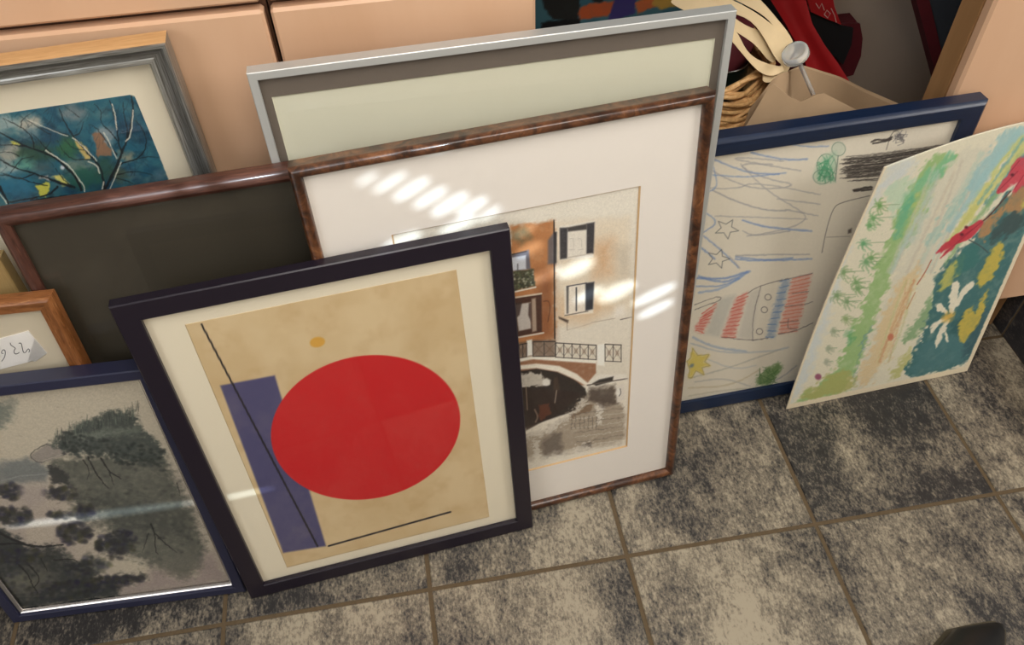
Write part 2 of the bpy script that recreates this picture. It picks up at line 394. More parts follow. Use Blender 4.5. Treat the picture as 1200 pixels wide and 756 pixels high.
G, X, Y, LX, LZ = P2.grid(ox0-.004, ox1+.004, oz0-.004, oz1+.004, yq, .0009)
p = Paint(X, Y, LX, LZ, (222, 214, 198))
def venice(p):
    # facade: coordinates of the zoom with corner 590,250
    p.frame(.1985, 590, 250)
    p.poly([(40, 70), (300, 35), (305, 740), (60, 790), (40, 600)], (176, 112, 62), .9, soft=2, rough=2, mottle=.35, msc=14, seed=3)
    p.poly([(200, 330), (300, 300), (300, 740), (200, 740)], (110, 62, 36), .55, soft=8, mottle=.3, seed=5)
    p.poly([(310, 60), (740, 20), (780, 560), (320, 650)], (226, 208, 180), .5, soft=8, mottle=.3, msc=20, seed=8)
    p.poly([(540, 180), (640, 150), (640, 360), (540, 380)], (196, 142, 92), .55, soft=10, mottle=.5, msc=12, seed=2)
    p.poly([(320, 480), (560, 500), (640, 560), (480, 650), (320, 640)], (208, 170, 128), .6, soft=8, mottle=.5, msc=12, seed=12)
    p.poly([(660, 200), (750, 190), (755, 380), (680, 380)], (176, 166, 150), .4, soft=8, mottle=.5, seed=22)
    for x, y, r in ((70, 130, 26), (110, 105, 30), (140, 140, 24), (90, 160, 22)): p.ell(x, y, r, r*.8, (86, 98, 78), .55, soft=4, rough=2, mottle=.5, msc=4, seed=int(x))
    p.line([(298, 40), (303, 740)], 1.6, (30, 26, 26))
    p.poly([(262, 160), (300, 110), (312, 110), (310, 300), (262, 300)], (88, 90, 100), .8, soft=1.5)
    p.poly([(298, 110), (314, 112), (312, 290), (298, 300)], (34, 32, 36), .9)
    # upper shuttered window
    p.poly([(335, 75), (535, 45), (530, 260), (340, 275)], (226, 220, 208), .9)
    p.poly([(332, 86), (378, 84), (376, 266), (334, 272)], (58, 56, 60), 1, mottle=.15, msc=2); p.poly([(492, 60), (538, 52), (532, 236), (490, 240)], (58, 56, 60), 1, mottle=.15, msc=2)
    p.poly([(378, 84), (492, 62), (492, 96), (380, 108)], (50, 46, 46), .9)
    for x in (392, 440): p.line([(x, 150), (x+22, 148), (x+22, 200)], .6, (150, 142, 132), .6); p.line([(x, 216), (x+30, 212)], .6, (150, 142, 132), .6)
    p.line([(378, 262), (520, 238)], 1.2, (200, 190, 176))
    # lower window
    p.poly([(358, 432), (536, 404), (530, 590), (360, 606)], (232, 224, 210), .9)
    p.poly([(484, 412), (536, 405), (528, 566), (484, 576)], (52, 54, 60)); p.poly([(372, 434), (384, 432), (382, 590), (374, 592)], (60, 58, 60))
    p.line([(374, 432), (490, 412)], 1.2, (60, 60, 66)); p.line([(430, 440), (430, 574)], 1.8, (70, 70, 74)); p.line([(362, 604), (498, 578)], 1.2, (120, 110, 100))
    p.poly([(326, 610), (384, 632), (380, 648), (328, 622)], (74, 60, 52)); p.line([(375, 640), (376, 690)], .8, (130, 110, 96), .7)
    p.line([(690, 628), (760, 612)], .9, (90, 80, 74)); p.poly([(655, 555), (715, 540), (718, 600), (655, 615)], (238, 232, 222), .6, soft=3)
    p.line([(520, 645), (660, 620)], .8, (150, 130, 110), .6); p.line([(376, 690), (520, 650)], .8, (170, 150, 130), .5)
    # left window with flower box and door
    p.poly([(40, 250), (150, 215), (160, 330), (40, 345)], (96, 100, 116), .9); p.poly([(44, 262), (132, 248), (134, 330), (44, 340)], (214, 218, 226), .9)
    p.line([(84, 300), (84, 336)], 1.6, (120, 120, 126)); p.line([(40, 245), (134, 225)], 1.4, (50, 46, 50))
    p.poly([(46, 345), (180, 328), (184, 430), (50, 462)], (62, 66, 48), .95, rough=1, mottle=.3, msc=2, seed=31)
    rn = random.Random(5)
    for _ in range(70): p.ell(rn.uniform(55, 178), rn.uniform(345, 445), 5, 5, rn.choice([(196, 196, 178), (32, 34, 26), (110, 120, 84)]), .7)
    p.line([(48, 468), (190, 436)], 1.8, (222, 214, 200))
    p.poly([(56, 500), (225, 475), (228, 700), (60, 735)], (58, 34, 26), .9, mottle=.2, msc=4)
    p.poly([(70, 540), (160, 525), (162, 680), (90, 696)], (206, 200, 192), .9)
    p.poly([(70, 530), (110, 525), (95, 600), (74, 620)], (52, 36, 32), .8); p.poly([(150, 530), (162, 530), (162, 640), (146, 600)], (60, 40, 36), .8)
    p.poly([(166, 505), (190, 500), (196, 695), (170, 700)], (190, 172, 152), .8); p.line([(52, 500), (224, 474)], 2.0, (206, 190, 170)); p.line([(60, 738), (236, 706)], 1.8, (206, 198, 186))
    p.line([(236, 520), (268, 515), (278, 560), (262, 640)], 1.0, (70, 44, 30), .7)
    # bridge and water: zoom with corner 600,390
    p.frame(.205, 600, 390)
    p.poly([(20, 60), (120, 40), (250, 40), (250, 140), (20, 150)], (104, 82, 66), .75, mottle=.3, msc=5)
    p.poly([(250, 60), (480, 75), (640, 60), (660, 250), (250, 250)], (214, 206, 190), .8, soft=3)
    p.poly([(20, 165), (120, 140), (480, 172), (480, 230), (420, 300), (20, 300)], (140, 92, 62), .9, mottle=.3, msc=5, seed=6)
    p.poly([(20, 150), (120, 134), (480, 158), (480, 176), (120, 152), (20, 172)], (236, 230, 216))
    p.poly([(20, 225), (140, 205), (260, 225), (360, 270), (420, 320), (440, 420), (200, 500), (20, 560)], (38, 30, 26), .98, mottle=.1, msc=6)
    p.poly([(10, 190), (140, 176), (270, 190), (370, 235), (436, 290), (420, 302), (350, 262), (260, 222), (140, 202), (10, 214)], (232, 224, 208))
    p.poly([(20, 240), (90, 226), (170, 232), (185, 262), (215, 270), (210, 300), (60, 308), (20, 290)], (206, 198, 184), .92, rough=2, seed=8, mottle=.2, msc=4)
    p.ell(195, 285, 22, 20, (224, 220, 210), .9)
    p.poly([(240, 260), (260, 250), (275, 330), (250, 400), (232, 380)], (70, 52, 40), .8)
    p.poly([(60, 320), (130, 320), (300, 330), (400, 350), (300, 440), (80, 560), (60, 480)], (48, 34, 28), .9, mottle=.3, msc=6, seed=4)
    p.poly([(150, 420), (210, 405), (225, 470), (160, 500)], (108, 56, 32), .7, rough=2, seed=5); p.line([(80, 310), (88, 440)], 1.2, (150, 130, 110), .8); p.line([(255, 330), (245, 400)], 1.4, (170, 156, 140), .7); p.line([(130, 440), (150, 480), (135, 510)], 2, (140, 120, 104), .7)
    # white posts and railings
    for q in ([(84, 44), (114, 38), (118, 128), (86, 134)], [(488, 68), (530, 62), (528, 190), (486, 184)]): p.poly(q, (236, 232, 222))
    for (xa, ya, xb, yb, hh) in ((40, 70, 84, 60, 76), (120, 52, 248, 50, 84), (250, 58, 482, 72, 82), (532, 66, 624, 70, 96)):
        p.line([(xa, ya), (xb, yb)], 1.1, (44, 40, 38)); p.line([(xa, ya+hh), (xb, yb+hh)], .9, (60, 54, 50))
        nb = max(2, int((xb-xa)/46))
        for i in range(nb+1):
            t = i/nb; xx, yy = xa+(xb-xa)*t, ya+(yb-ya)*t; p.line([(xx, yy), (xx, yy+hh)], .9, (52, 46, 44))
            if i < nb:
                dx = (xb-xa)/nb
                p.line([(xx, yy+8), (xx+dx, yy+hh-8)], .6, (70, 60, 54), .8); p.line([(xx+dx, yy+8), (xx, yy+hh-8)], .6, (70, 60, 54), .8); p.ell(xx+dx/2, yy+hh/2, 12, 16, (120, 90, 70), .35)
    # reflections
    p.poly([(60, 600), (220, 540), (340, 460), (430, 350), (640, 410), (660, 660), (320, 720), (90, 770)], (150, 136, 118), .85, soft=3, rough=3, mottle=.3, msc=7, seed=14)
    p.poly([(90, 575), (190, 545), (300, 485), (420, 370), (440, 400), (340, 480), (230, 560), (95, 612)], (206, 198, 184), .9, soft=2, rough=4, rsc=4, mottle=.3, msc=3, seed=15)
    p.poly([(340, 470), (440, 410), (470, 420), (450, 450), (330, 490)], (116, 92, 70), .8, rough=2, mottle=.2)
    p.poly([(170, 610), (270, 570), (300, 690), (180, 730)], (94, 84, 76), .75, soft=3, rough=2, mottle=.2); p.poly([(120, 620), (150, 612), (160, 710), (130, 720)], (206, 200, 188), .8, rough=3, rsc=4)
    p.poly([(480, 410), (520, 415), (515, 520), (485, 520)], (222, 216, 204), .8, rough=3, rsc=4); p.poly([(360, 650), (450, 620), (460, 660), (410, 700), (350, 690)], (206, 198, 186), .7, rough=4, rsc=4); p.poly([(400, 640), (450, 625), (455, 655)], (64, 56, 52), .7, rough=2)
    for i in range(9):
        y = 430+i*26; p.line([(330+i*6, y+40), (640, y)], .9, (212, 204, 190) if i % 2 else (104, 94, 84), .55, rough=2, seed=40+i)
    for i in range(7): p.line([(340+i*24, 470+i*2), (338+i*24, 550)], 1.0, (94, 84, 76), .6, rough=2, seed=60+i)
    # moored boat
    p.poly([(420, 330), (450, 270), (500, 236), (580, 240), (650, 235), (660, 265), (600, 285), (470, 302), (440, 320)], (224, 218, 206), .95); p.poly([(460, 290), (500, 268), (580, 250), (575, 276), (480, 304)], (40, 36, 34)); p.line([(430, 300), (660, 262)], 1.3, (90, 80, 72))
    p.poly([(440, 320), (590, 300), (600, 400), (520, 420), (440, 380)], (74, 62, 54), .9, soft=3, rough=2, mottle=.2); p.poly([(594, 300), (640, 292), (645, 380), (600, 400)], (216, 208, 196), .9)
    p.ell(610, 340, 14, 24, (226, 222, 212)); p.line([(618, 320), (624, 345), (612, 362)], .9, (80, 74, 70))
    p.frame(1, 0, 0)
    # blank paper margin round the picture
    for q in ([(440, 200), (760, 200), (760, 250), (652, 257), (600, 262), (440, 292)], [(742, 200), (760, 200), (750, 545), (731, 545), (738, 400)], [(500, 560), (745, 515), (745, 540), (500, 600)]):
        p.poly(q, (226, 220, 206), .9, soft=4, rough=2)
    p.poly([(440, 270), (560, 250), (560, 580), (440, 600)], (226, 220, 206), .4, soft=6)
    p.grain(.12)
venice(p)
sheet_mesh('canal_print', G, p.C, P2.e, M['paint'], 1.08)

# 3 ---- large aluminium frame behind
P3 = Picture('large_aluminium_frame', 'large silver aluminium frame with a blank pale board and taupe border behind the burl frame', (-1.0839, .2166, .0377, .0823, .5665, .7967), .024, .010)
P3.frame([(0, -.0055), (0, -.0232), (.0008, -.024), (.0086, -.024), (.0095, -.0235), (.0095, -.018), (.003, -.017), (.003, -.0075), (.008, -.0065), (.008, -.0055)], M['alu'])
a0, a1, c0, c1 = P3.rect_px([(318, 113), (838, 47), (830, 100), (336, 188)], -.0165)
c1 = (P3.loc(318, 112, -.0165)[1]+P3.loc(838, 46.5, -.0165)[1])/2; c0 = P3.h-c1
a0 = P3.loc(320, 120, -.0165)[0]; a1 = P3.loc(836, 60, -.0165)[0]
mb = MB(); mat_board(mb, -P3.w/2+.003, P3.w/2-.003, .003, P3.h-.003, a0, a1, c0, c1, -.0165, -.0150, .0012); mb.build('mat', [M['mat_taupe'], M['mat_sage']], P3.e)
P3.panel('pale_board', M['mat_sage'], -.0149, -.0130, .004)
P3.panel('glass_pane', M['pane'], -.0186, -.0176, .0035)
P3.panel('backing_board', M['backing'], -.0125, -.006, .004)

# 4 ---- dark brown frame with nothing but a dark board behind the glass
P4 = Picture('dark_wooden_frame', 'dark brown wooden frame with a blackish board, half hidden behind the red disc poster', (-1.3936, .1234, .0624, .1508, .5434, .6914), .020, .018)
P4.frame([(0, 0), (0, -.008), (.0008, -.0125), (.003, -.0165), (.0065, -.0192), (.010, -.020), (.0125, -.020), (.0165, -.0175), (.018, -.0165), (.018, -.012), (.012, -.012), (.012, -.002), (.010, 0)], M['mahogany'])
P4.panel('board', M['dark_board'], -.0095, -.006, .0125)
P4.panel('glass_pane', M['pane'], -.0118, -.0106, .0125)

# 5 ---- ink landscape
P5 = Picture('framed_ink_landscape', 'navy-black framed grey ink landscape with a bright silver inner lip, front left on the floor', (-1.6516-.0, .083, -.0343, .1695, .3672, .4865), .025, .020)
P5.frame([(0, 0), (0, -.0235), (.0015, -.025), (.0145, -.025), (.016, -.024), (.016, -.018), (.011, -.017), (.011, -.002), (.009, 0)], M['ink_frame'])
mb = MB(); mb.rect_sweep([(.0145, -.0165), (.0162, -.0205), (.0185, -.0215), (.0205, -.0195), (.0215, -.0165), (.0145, -.0155)], -P5.w/2, P5.w/2, 0, P5.h); mb.build('inner_lip', M['silver_lip'], P5.e, 40)['label'] = 'thin bright silver inner lip'
P5.panel('glass_pane', M['pane'], -.0150, -.0140, .013)
P5.panel('backing_board', M['backing'], -.0115, -.006, .013)
yq = -.0125
G, X, Y, LX, LZ = P5.grid(-P5.w/2+.014, P5.w/2-.014, .014, P5.h-.014, yq, .0011)
p = Paint(X, Y, LX, LZ, (196, 186, 166))
def ink(p):
    rn = random.Random(8)
    p.frame(.3704, 0, 440)
    D = (42, 47, 47); MID = (102, 104, 96); LT = (128, 126, 118)
    p.poly([(-250, 330), (0, 330), (180, 340), (260, 430), (330, 700), (720, 660), (640, 540), (600, 420), (560, 330), (740, 780), (-250, 780)], (168, 154, 146), .6, soft=30, rough=4)
    p.poly([(-260, 275), (0, 275), (90, 260), (160, 300), (150, 335), (0, 345), (-260, 360)], (112, 118, 118), .85, soft=3, rough=2, mottle=.3, msc=20)
    p.line([(0, 335), (60, 318), (150, 312)], 1.2, (150, 150, 146), .8, rough=1)
    p.poly([(-200, 60), (0, 85), (48, 80), (42, 130), (10, 160), (-200, 180)], (104, 112, 104), .8, soft=6, rough=4, rsc=4, mottle=.5, msc=4)
    p.poly([(150, 270), (300, 250), (520, 265), (565, 340), (605, 430), (645, 530), (650, 590), (590, 640), (480, 600), (380, 560), (330, 430), (240, 395), (205, 340)], (88, 90, 82), .92, soft=6, rough=5, rsc=7, mottle=.3, msc=9, seed=3)
    p.poly([(230, 380), (330, 380), (620, 440), (600, 520), (400, 500), (250, 460)], (68, 71, 66), .7, soft=8, rough=6, rsc=6, mottle=.6, msc=6, seed=9)
    p.poly([(90, 258), (150, 215), (215, 240), (210, 250), (130, 280)], (150, 142, 134), .95, soft=1.5); p.line([(150, 215), (110, 236), (90, 258), (130, 280), (150, 262), (210, 248)], 1.0, (70, 70, 68), .9, rough=1); p.line([(135, 272), (155, 262), (200, 250)], 1.2, (190, 182, 168), .8)
    p.poly([(150, 215), (200, 190), (250, 150), (300, 135), (350, 112), (430, 120), (440, 165), (500, 210), (528, 270), (480, 285), (430, 270), (370, 265), (330, 250), (250, 250), (210, 240)], (66, 74, 70), .95, soft=3, rough=4, rsc=5, mottle=.25, msc=5, seed=4)
    p.poly([(240, 190), (330, 175), (440, 165), (440, 178), (340, 195), (250, 205)], (150, 156, 142), .55, soft=4, rough=3, rsc=4)
    for i in range(150):
        t = rn.random(); x = 170+270*t; y = 215-95*t**.7+rn.uniform(-12, 26); p.line([(x, y), (x+rn.uniform(-6, 6), y-rn.uniform(16, 34))], .7, rn.choice([(58, 66, 62), (120, 130, 118), (40, 46, 46)]), .6)
    for i in range(220):
        x, y = rn.uniform(190, 520), 0; y = 205+(x-190)*.16+rn.uniform(-28, 45); p.ell(x, y, 6, 4, rn.choice([(34, 40, 40), (60, 68, 64), (46, 52, 50)]), .65, soft=1)
    def clump(x, y, rx, ry, n, c=D):
        p.ell(x, y, rx*.8, ry*.7, c, .75, soft=4, rough=4, rsc=5, mottle=.3, msc=5, seed=int(x+y))
        for _ in range(n):
            a, r = rn.uniform(0, 6.28), rn.random()**.5; p.ell(x+rx*r*math.cos(a), y+ry*r*math.sin(a), rn.uniform(6, 13), rn.uniform(4, 9), (c[0]+rn.randint(-14, 22),)*2+(c[2]+rn.randint(-14, 20),), .6, soft=1.5)
    p.poly([(152, 285), (185, 290), (220, 325), (218, 345), (165, 340)], (48, 50, 50), .9, soft=2, rough=2, rsc=4)
    for a in ((195, 372, 62, 22, 40), (30, 368, 42, 26, 36), (45, 445, 62, 30, 50), (268, 432, 32, 26, 30), (235, 500, 62, 34, 60), (370, 535, 68, 46, 80), (300, 600, 50, 30, 30, (88, 92, 84)), (190, 440, 46, 10, 18), (-120, 440, 60, 40, 40), (-60, 520, 60, 40, 40)): clump(*a)
    p.ell(128, 500, 46, 34, (188, 176, 160), .95, soft=3, rough=2); p.poly([(60, 345), (150, 345), (140, 400), (90, 420), (60, 390)], (172, 160, 152), .7, soft=5)
    p.poly([(-260, 470), (0, 480), (100, 545), (200, 540), (220, 590), (300, 620), (310, 660), (470, 630), (460, 645), (380, 675), (380, 700), (70, 745), (-260, 700)], (50, 54, 53), .95, soft=4, rough=4, rsc=6, mottle=.25, msc=7, seed=6)
    for a in ((60, 570, 80, 26, 70), (250, 610, 50, 24, 40), (400, 645, 60, 16, 40), (200, 680, 120, 30, 80), (60, 650, 60, 30, 40, (84, 86, 78)), (330, 660, 60, 24, 40)): clump(*a)
    p.poly([(20, 640), (120, 600), (180, 640), (120, 690), (60, 700)], (112, 110, 98), .6, soft=6, rough=4, rsc=5)
    for _ in range(420):
        x, y = rn.uniform(220, 640), rn.uniform(270, 620)
        if y < 270+(x-220)*.1 or x > 540+(y-270)*.34 or y > 430+(x-220)*.55: continue
        p.ell(x, y, rn.uniform(4, 9), rn.uniform(3, 6), rn.choice([(54, 58, 54), (70, 74, 68), (112, 112, 100), (124, 122, 108)]), .45, soft=1.5)
    for _ in range(260):
        x, y = rn.uniform(-20, 330), rn.uniform(560, 730); p.ell(x, y, rn.uniform(4, 10), rn.uniform(3, 6), rn.choice([(34, 38, 38), (52, 56, 54), (96, 96, 86)]), .45, soft=1.5)
    for q, w in (([(0, 500), (40, 520), (110, 545), (200, 535)], 2.6), ([(0, 535), (50, 530), (110, 545)], 2), ([(-40, 480), (0, 500)], 3), ([(60, 600), (90, 630), (100, 660), (120, 690)], 1.8), ([(90, 600), (130, 640), (110, 670)], 1.6), ([(130, 580), (150, 620)], 1.3), ([(170, 585), (230, 580), (245, 590)], 1.4),
                 ([(278, 258), (292, 290), (315, 325), (342, 358)], 1.6), ([(320, 262), (345, 305), (385, 328)], 1.6), ([(262, 268), (285, 300), (275, 330)], 1), ([(345, 305), (360, 345)], 1), ([(478, 470), (490, 500), (492, 555), (500, 565)], 1.6), ([(490, 500), (520, 530), (560, 562)], 1.2), ([(500, 515), (530, 515)], .9), ([(470, 500), (450, 560)], .9), ([(560, 340), (570, 380)], .9)):
        p.line(q, w*1.15, (22, 24, 26), .95, taper=.5, rough=1, seed=int(q[0][0]) & 63)
    p.poly([(400, 690), (380, 672), (470, 650), (480, 610), (560, 640), (620, 640), (650, 560), (680, 560), (720, 655)], (158, 144, 138), .9, soft=6, rough=3)
    p.poly([(565, 640), (480, 600), (600, 560), (640, 600), (600, 638)], (110, 108, 98), .8, soft=5, rough=4, rsc=5, mottle=.3)
    for a, b in (((70, 60), (74, 66)), ((180, 100), (186, 101)), ((60, 190), (70, 194))): p.line([a, b], .8, (150, 140, 126), .7)
    p.frame(1, 0, 0); p.grain(.16, 1.5)
ink(p)
sheet_mesh('ink_painting', G, p.C, P5.e, M['paint'], .95)

# 6 ---- honey-coloured wooden frame with a paper slip
P6 = Picture('small_wooden_frame', 'honey-brown wooden frame with a handwritten paper slip under its glass, behind the ink landscape', (-1.7577, .1105, -.0345, .1572, .3889, .590), .018, .022)
P6.frame([(0, 0), (0, -.013), (.002, -.016), (.006, -.018), (.010, -.0165), (.012, -.013), (.019, -.0125), (.0215, -.0115), (.022, -.008), (.016, -.007), (.016, -.001), (.012, 0)], M['honey'], smooth=35)
P6.panel('mat', M['mat_old'], -.0046, -.003, .0165); P6.panel('glass_pane', M['pane'], -.0068, -.0060, .0165)
ys = -.0062
sl = [P6.loc(*q, -.0058) for q in ((-40, 407), (0, 397), (33, 388), (55, 414), (41, 424), (38.5, 423), (0, 433), (-40, 444))]
mb = MB(); nS = len(sl)
mb.add([(a, -.0060, b) for a, b in sl]+[(a, -.0046, b) for a, b in sl], [tuple(range(nS)), tuple(range(2*nS-1, nS-1, -1))]+[(i, (i+1) % nS, nS+(i+1) % nS, nS+i) for i in range(nS)])
slip = mb.build('paper_slip', M['slip'], P6.e); slip['label'] = 'torn white paper slip with a pencilled number'
mb = MB()
for st in ([(33.5, 413), (35, 411.5), (33, 408), (30, 413.5), (27.5, 413.5), (26.5, 410), (25, 402), (22, 402.5)], [(22.5, 413.2), (20, 415), (17, 415), (16, 411), (18.5, 408.5), (15.5, 406.5), (12.5, 404.5), (12, 402)], [(2, 423.5), (5.5, 419), (6.5, 412), (4.5, 409.5), (2, 411.5), (1.5, 414), (4, 414.5)]):
    pts = chaikin([P6.loc(*q, -.0064) for q in st], 2, False); mb.tube([(a, -.00625, b) for a, b in pts], .00042, 5)
mb.build('pencil_writing', M['inkpen'], slip)

# 7 ---- bare trees in silver frame
P7 = Picture('framed_tree_painting', 'wide distressed silver frame with a teal painting of bare trees, upper left against the drawers', (-1.614, .2594, .0741, .0296, .45, .825), .030, .027)
P7.frame([(0, 0), (0, -.012), (0, -.029), (.0015, -.0315), (.0045, -.0315), (.007, -.027), (.012, -.0235), (.018, -.0225), (.021, -.0245), (.0235, -.0245), (.026, -.0195), (.027, -.0165), (.027, -.012), (.021, -.012), (.021, -.001), (.018, 0)],
         [M['leaf'], M['bare'], M['tan_wood']], lambda k, i: (1 if k == 2 else 0) if i < 2 else 0, smooth=40)
P7.panel('mat', M['mat_cream'], -.0105, -.009, .0215); P7.panel('glass_pane', M['pane'], -.0128, -.0118, .0215); P7.panel('backing_board', M['backing'], -.0088, -.003, .0215)
yq = -.0108
q = [P7.loc(*a, yq) for a in ((0, 137), (153, 111), (163, 115), (198, 212), (0, 262))]
tx1 = q[3][0]; tz1 = q[1][1]; tz0 = P7.loc(0, 268, yq)[1]; tx0 = -tx1
G, X, Y, LX, LZ = P7.grid(tx0, tx1+.001, tz0, tz1, yq, .0010)
p = Paint(X, Y, LX, LZ, (34, 92, 112))
def trees(p):
    rn = random.Random(3); p.frame(.1984, 0, 100)
    p.wash((58, 110, 118), .7, (30, 24), .4, .7, 3); p.wash((20, 58, 84), .7, (26, 30), .5, .75, 8); p.wash((104, 128, 130), .5, (16, 12), .5, .8, 18); p.wash((12, 44, 62), .5, (10, 9), .55, .8, 28)
    def blob(x, y, rx, ry, c, a=.85, sd=1): p.ell(x, y, rx, ry, c, a, soft=5, rough=3, rsc=7, mottle=.35, msc=7, seed=sd)
    for b in ((170, 230, 80, 50, (196, 186, 168)), (20, 230, 80, 50, (164, 176, 172)), (60, 400, 70, 60, (176, 170, 154)), (40, 500, 60, 40, (166, 180, 178)), (430, 160, 80, 40, (122, 132, 134)), (620, 300, 60, 60, (150, 160, 162)), (740, 420, 40, 30, (150, 142, 118)), (460, 480, 90, 40, (116, 134, 120)),
              (500, 550, 110, 60, (38, 92, 76)), (400, 370, 60, 60, (58, 104, 66)), (220, 400, 120, 60, (52, 80, 62)), (140, 470, 60, 30, (104, 160, 140)), (700, 530, 60, 40, (78, 86, 66)), (190, 280, 30, 30, (96, 130, 140)), (90, 590, 120, 60, (38, 110, 138)), (260, 480, 60, 30, (70, 92, 96)), (620, 480, 60, 60, (44, 84, 70))): blob(*b, sd=int(b[0]))
    p.poly([(545, 290), (600, 280), (660, 410), (575, 430), (565, 350)], (146, 106, 78), .9, rough=2, mottle=.2); p.poly([(440, 330), (480, 340), (530, 400), (530, 435), (500, 440)], (212, 184, 110), .9, rough=1.5)
    p.poly([(210, 590), (285, 570), (300, 610), (275, 665), (235, 660)], (206, 204, 84), .95, rough=2); p.poly([(310, 540), (360, 530), (415, 590), (370, 590), (350, 565)], (218, 208, 112), .95, rough=2); p.poly([(60, 330), (90, 330), (125, 355), (80, 360)], (210, 204, 90), .9, rough=2); p.ell(370, 485, 13, 12, (206, 214, 220))
    p.poly([(220, 530), (280, 530), (290, 560), (230, 550)], (206, 190, 178), .8, rough=2); p.poly([(920, 510), (960, 505), (960, 560), (925, 550)], (90, 120, 140), .6, soft=4)
    B = (16, 22, 26)
    for s, w in (([(610, 625), (650, 560), (690, 480), (720, 400), (750, 320), (775, 240), (790, 140), (775, 60)], 4.2), ([(720, 400), (700, 340), (690, 240), (670, 160), (650, 90)], 2.2), ([(750, 320), (750, 230), (730, 170), (728, 100)], 1.8), ([(700, 330), (640, 260), (590, 220), (600, 150), (560, 110)], 1.7), ([(690, 410), (640, 350), (590, 270), (530, 230)], 1.6),
                 ([(700, 470), (740, 455), (800, 440), (850, 400), (868, 330), (840, 250), (800, 210)], 2.0), ([(680, 530), (740, 515), (820, 505), (900, 530)], 1.4), ([(670, 545), (740, 560), (800, 585)], 1.4), ([(760, 450), (860, 420), (940, 425)], 1.2),
                 ([(620, 620), (600, 500), (560, 440), (500, 380), (430, 300), (380, 220), (350, 140)], 3.0), ([(430, 300), (470, 290), (495, 210)], 1.4), ([(560, 440), (480, 440), (400, 430), (340, 330)], 1.4), ([(500, 380), (440, 380), (380, 320)], 1.1), ([(470, 190), (430, 160), (380, 120)], 1.2),
                 ([(480, 620), (460, 560), (400, 490), (330, 430), (240, 390), (150, 360), (0, 280)], 3.8), ([(150, 360), (60, 350), (0, 355)], 2), ([(200, 365), (190, 300), (120, 240), (20, 195)], 1.8), ([(120, 250), (130, 200), (210, 150)], 1.2), ([(330, 430), (270, 370), (210, 300), (180, 280)], 1.4), ([(250, 395), (300, 340), (300, 290)], 1), ([(300, 290), (230, 250), (120, 180)], 1.2), ([(410, 300), (330, 270), (240, 250)], 1.2),
                 ([(440, 600), (360, 580), (290, 550), (200, 520), (90, 490), (0, 440)], 3.2), ([(200, 520), (120, 560), (40, 530), (0, 530)], 1.8), ([(280, 590), (200, 580), (110, 545), (20, 520)], 1.6), ([(340, 600), (300, 640), (230, 660), (60, 690)], 3.0), ([(0, 600), (30, 660), (50, 700)], 4.5), ([(110, 420), (60, 390), (0, 400)], 1.4), ([(90, 480), (130, 430), (200, 420)], 1.2), ([(420, 600), (350, 530), (330, 490)], 1.6), ([(60, 520), (100, 470)], 1.1), ([(620, 620), (560, 640), (380, 655), (180, 680)], 3)):
        p.line(s, w*.85, B, .93, taper=.55, rough=1.2, seed=int(s[0][0]) & 31)
    for _ in range(130):
        x, y = rn.uniform(0, 900), rn.uniform(140, 540); a = rn.uniform(-2.6, -.6); l = rn.uniform(30, 110); p.line([(x, y), (x+l*.5*math.cos(a)+8, y+l*.5*math.sin(a)), (x+l*math.cos(a), y+l*math.sin(a))], .8, (20, 44, 54), .5, taper=.6)
    for s, w in (([(785, 145), (782, 240), (765, 310), (742, 330)], 1.4), ([(660, 110), (682, 180), (692, 260)], 1.3), ([(690, 430), (665, 390), (640, 320), (610, 280)], 1.1), ([(715, 455), (680, 540), (650, 610)], 1.1), ([(610, 570), (605, 610)], 1.4), ([(270, 385), (340, 430), (410, 475), (470, 560), (497, 590), (500, 628)], 1.4), ([(570, 445), (540, 410), (470, 340), (430, 310)], 1.3), ([(590, 520), (570, 470), (520, 450)], 1.5), ([(400, 300), (310, 270), (160, 200)], .9), ([(0, 640), (40, 700)], 1.2)):
        p.line(s, w, (226, 222, 204), .9, rough=1, seed=int(s[0][0]) & 31)
    p.frame(1, 0, 0)
    p.poly([(152, 105), (164, 105), (176, 130), (164.5, 121), (163, 115), (153, 111.5)], (222, 210, 184)); p.poly([(164, 118), (190, 118), (202, 214), (198, 212), (181, 166), (172, 140)], (222, 210, 184), rough=1, rsc=5)
    p.grain(.1)
trees(p)
sheet_mesh('tree_painting', G, p.C, P7.e, M['paint'], 1.05)

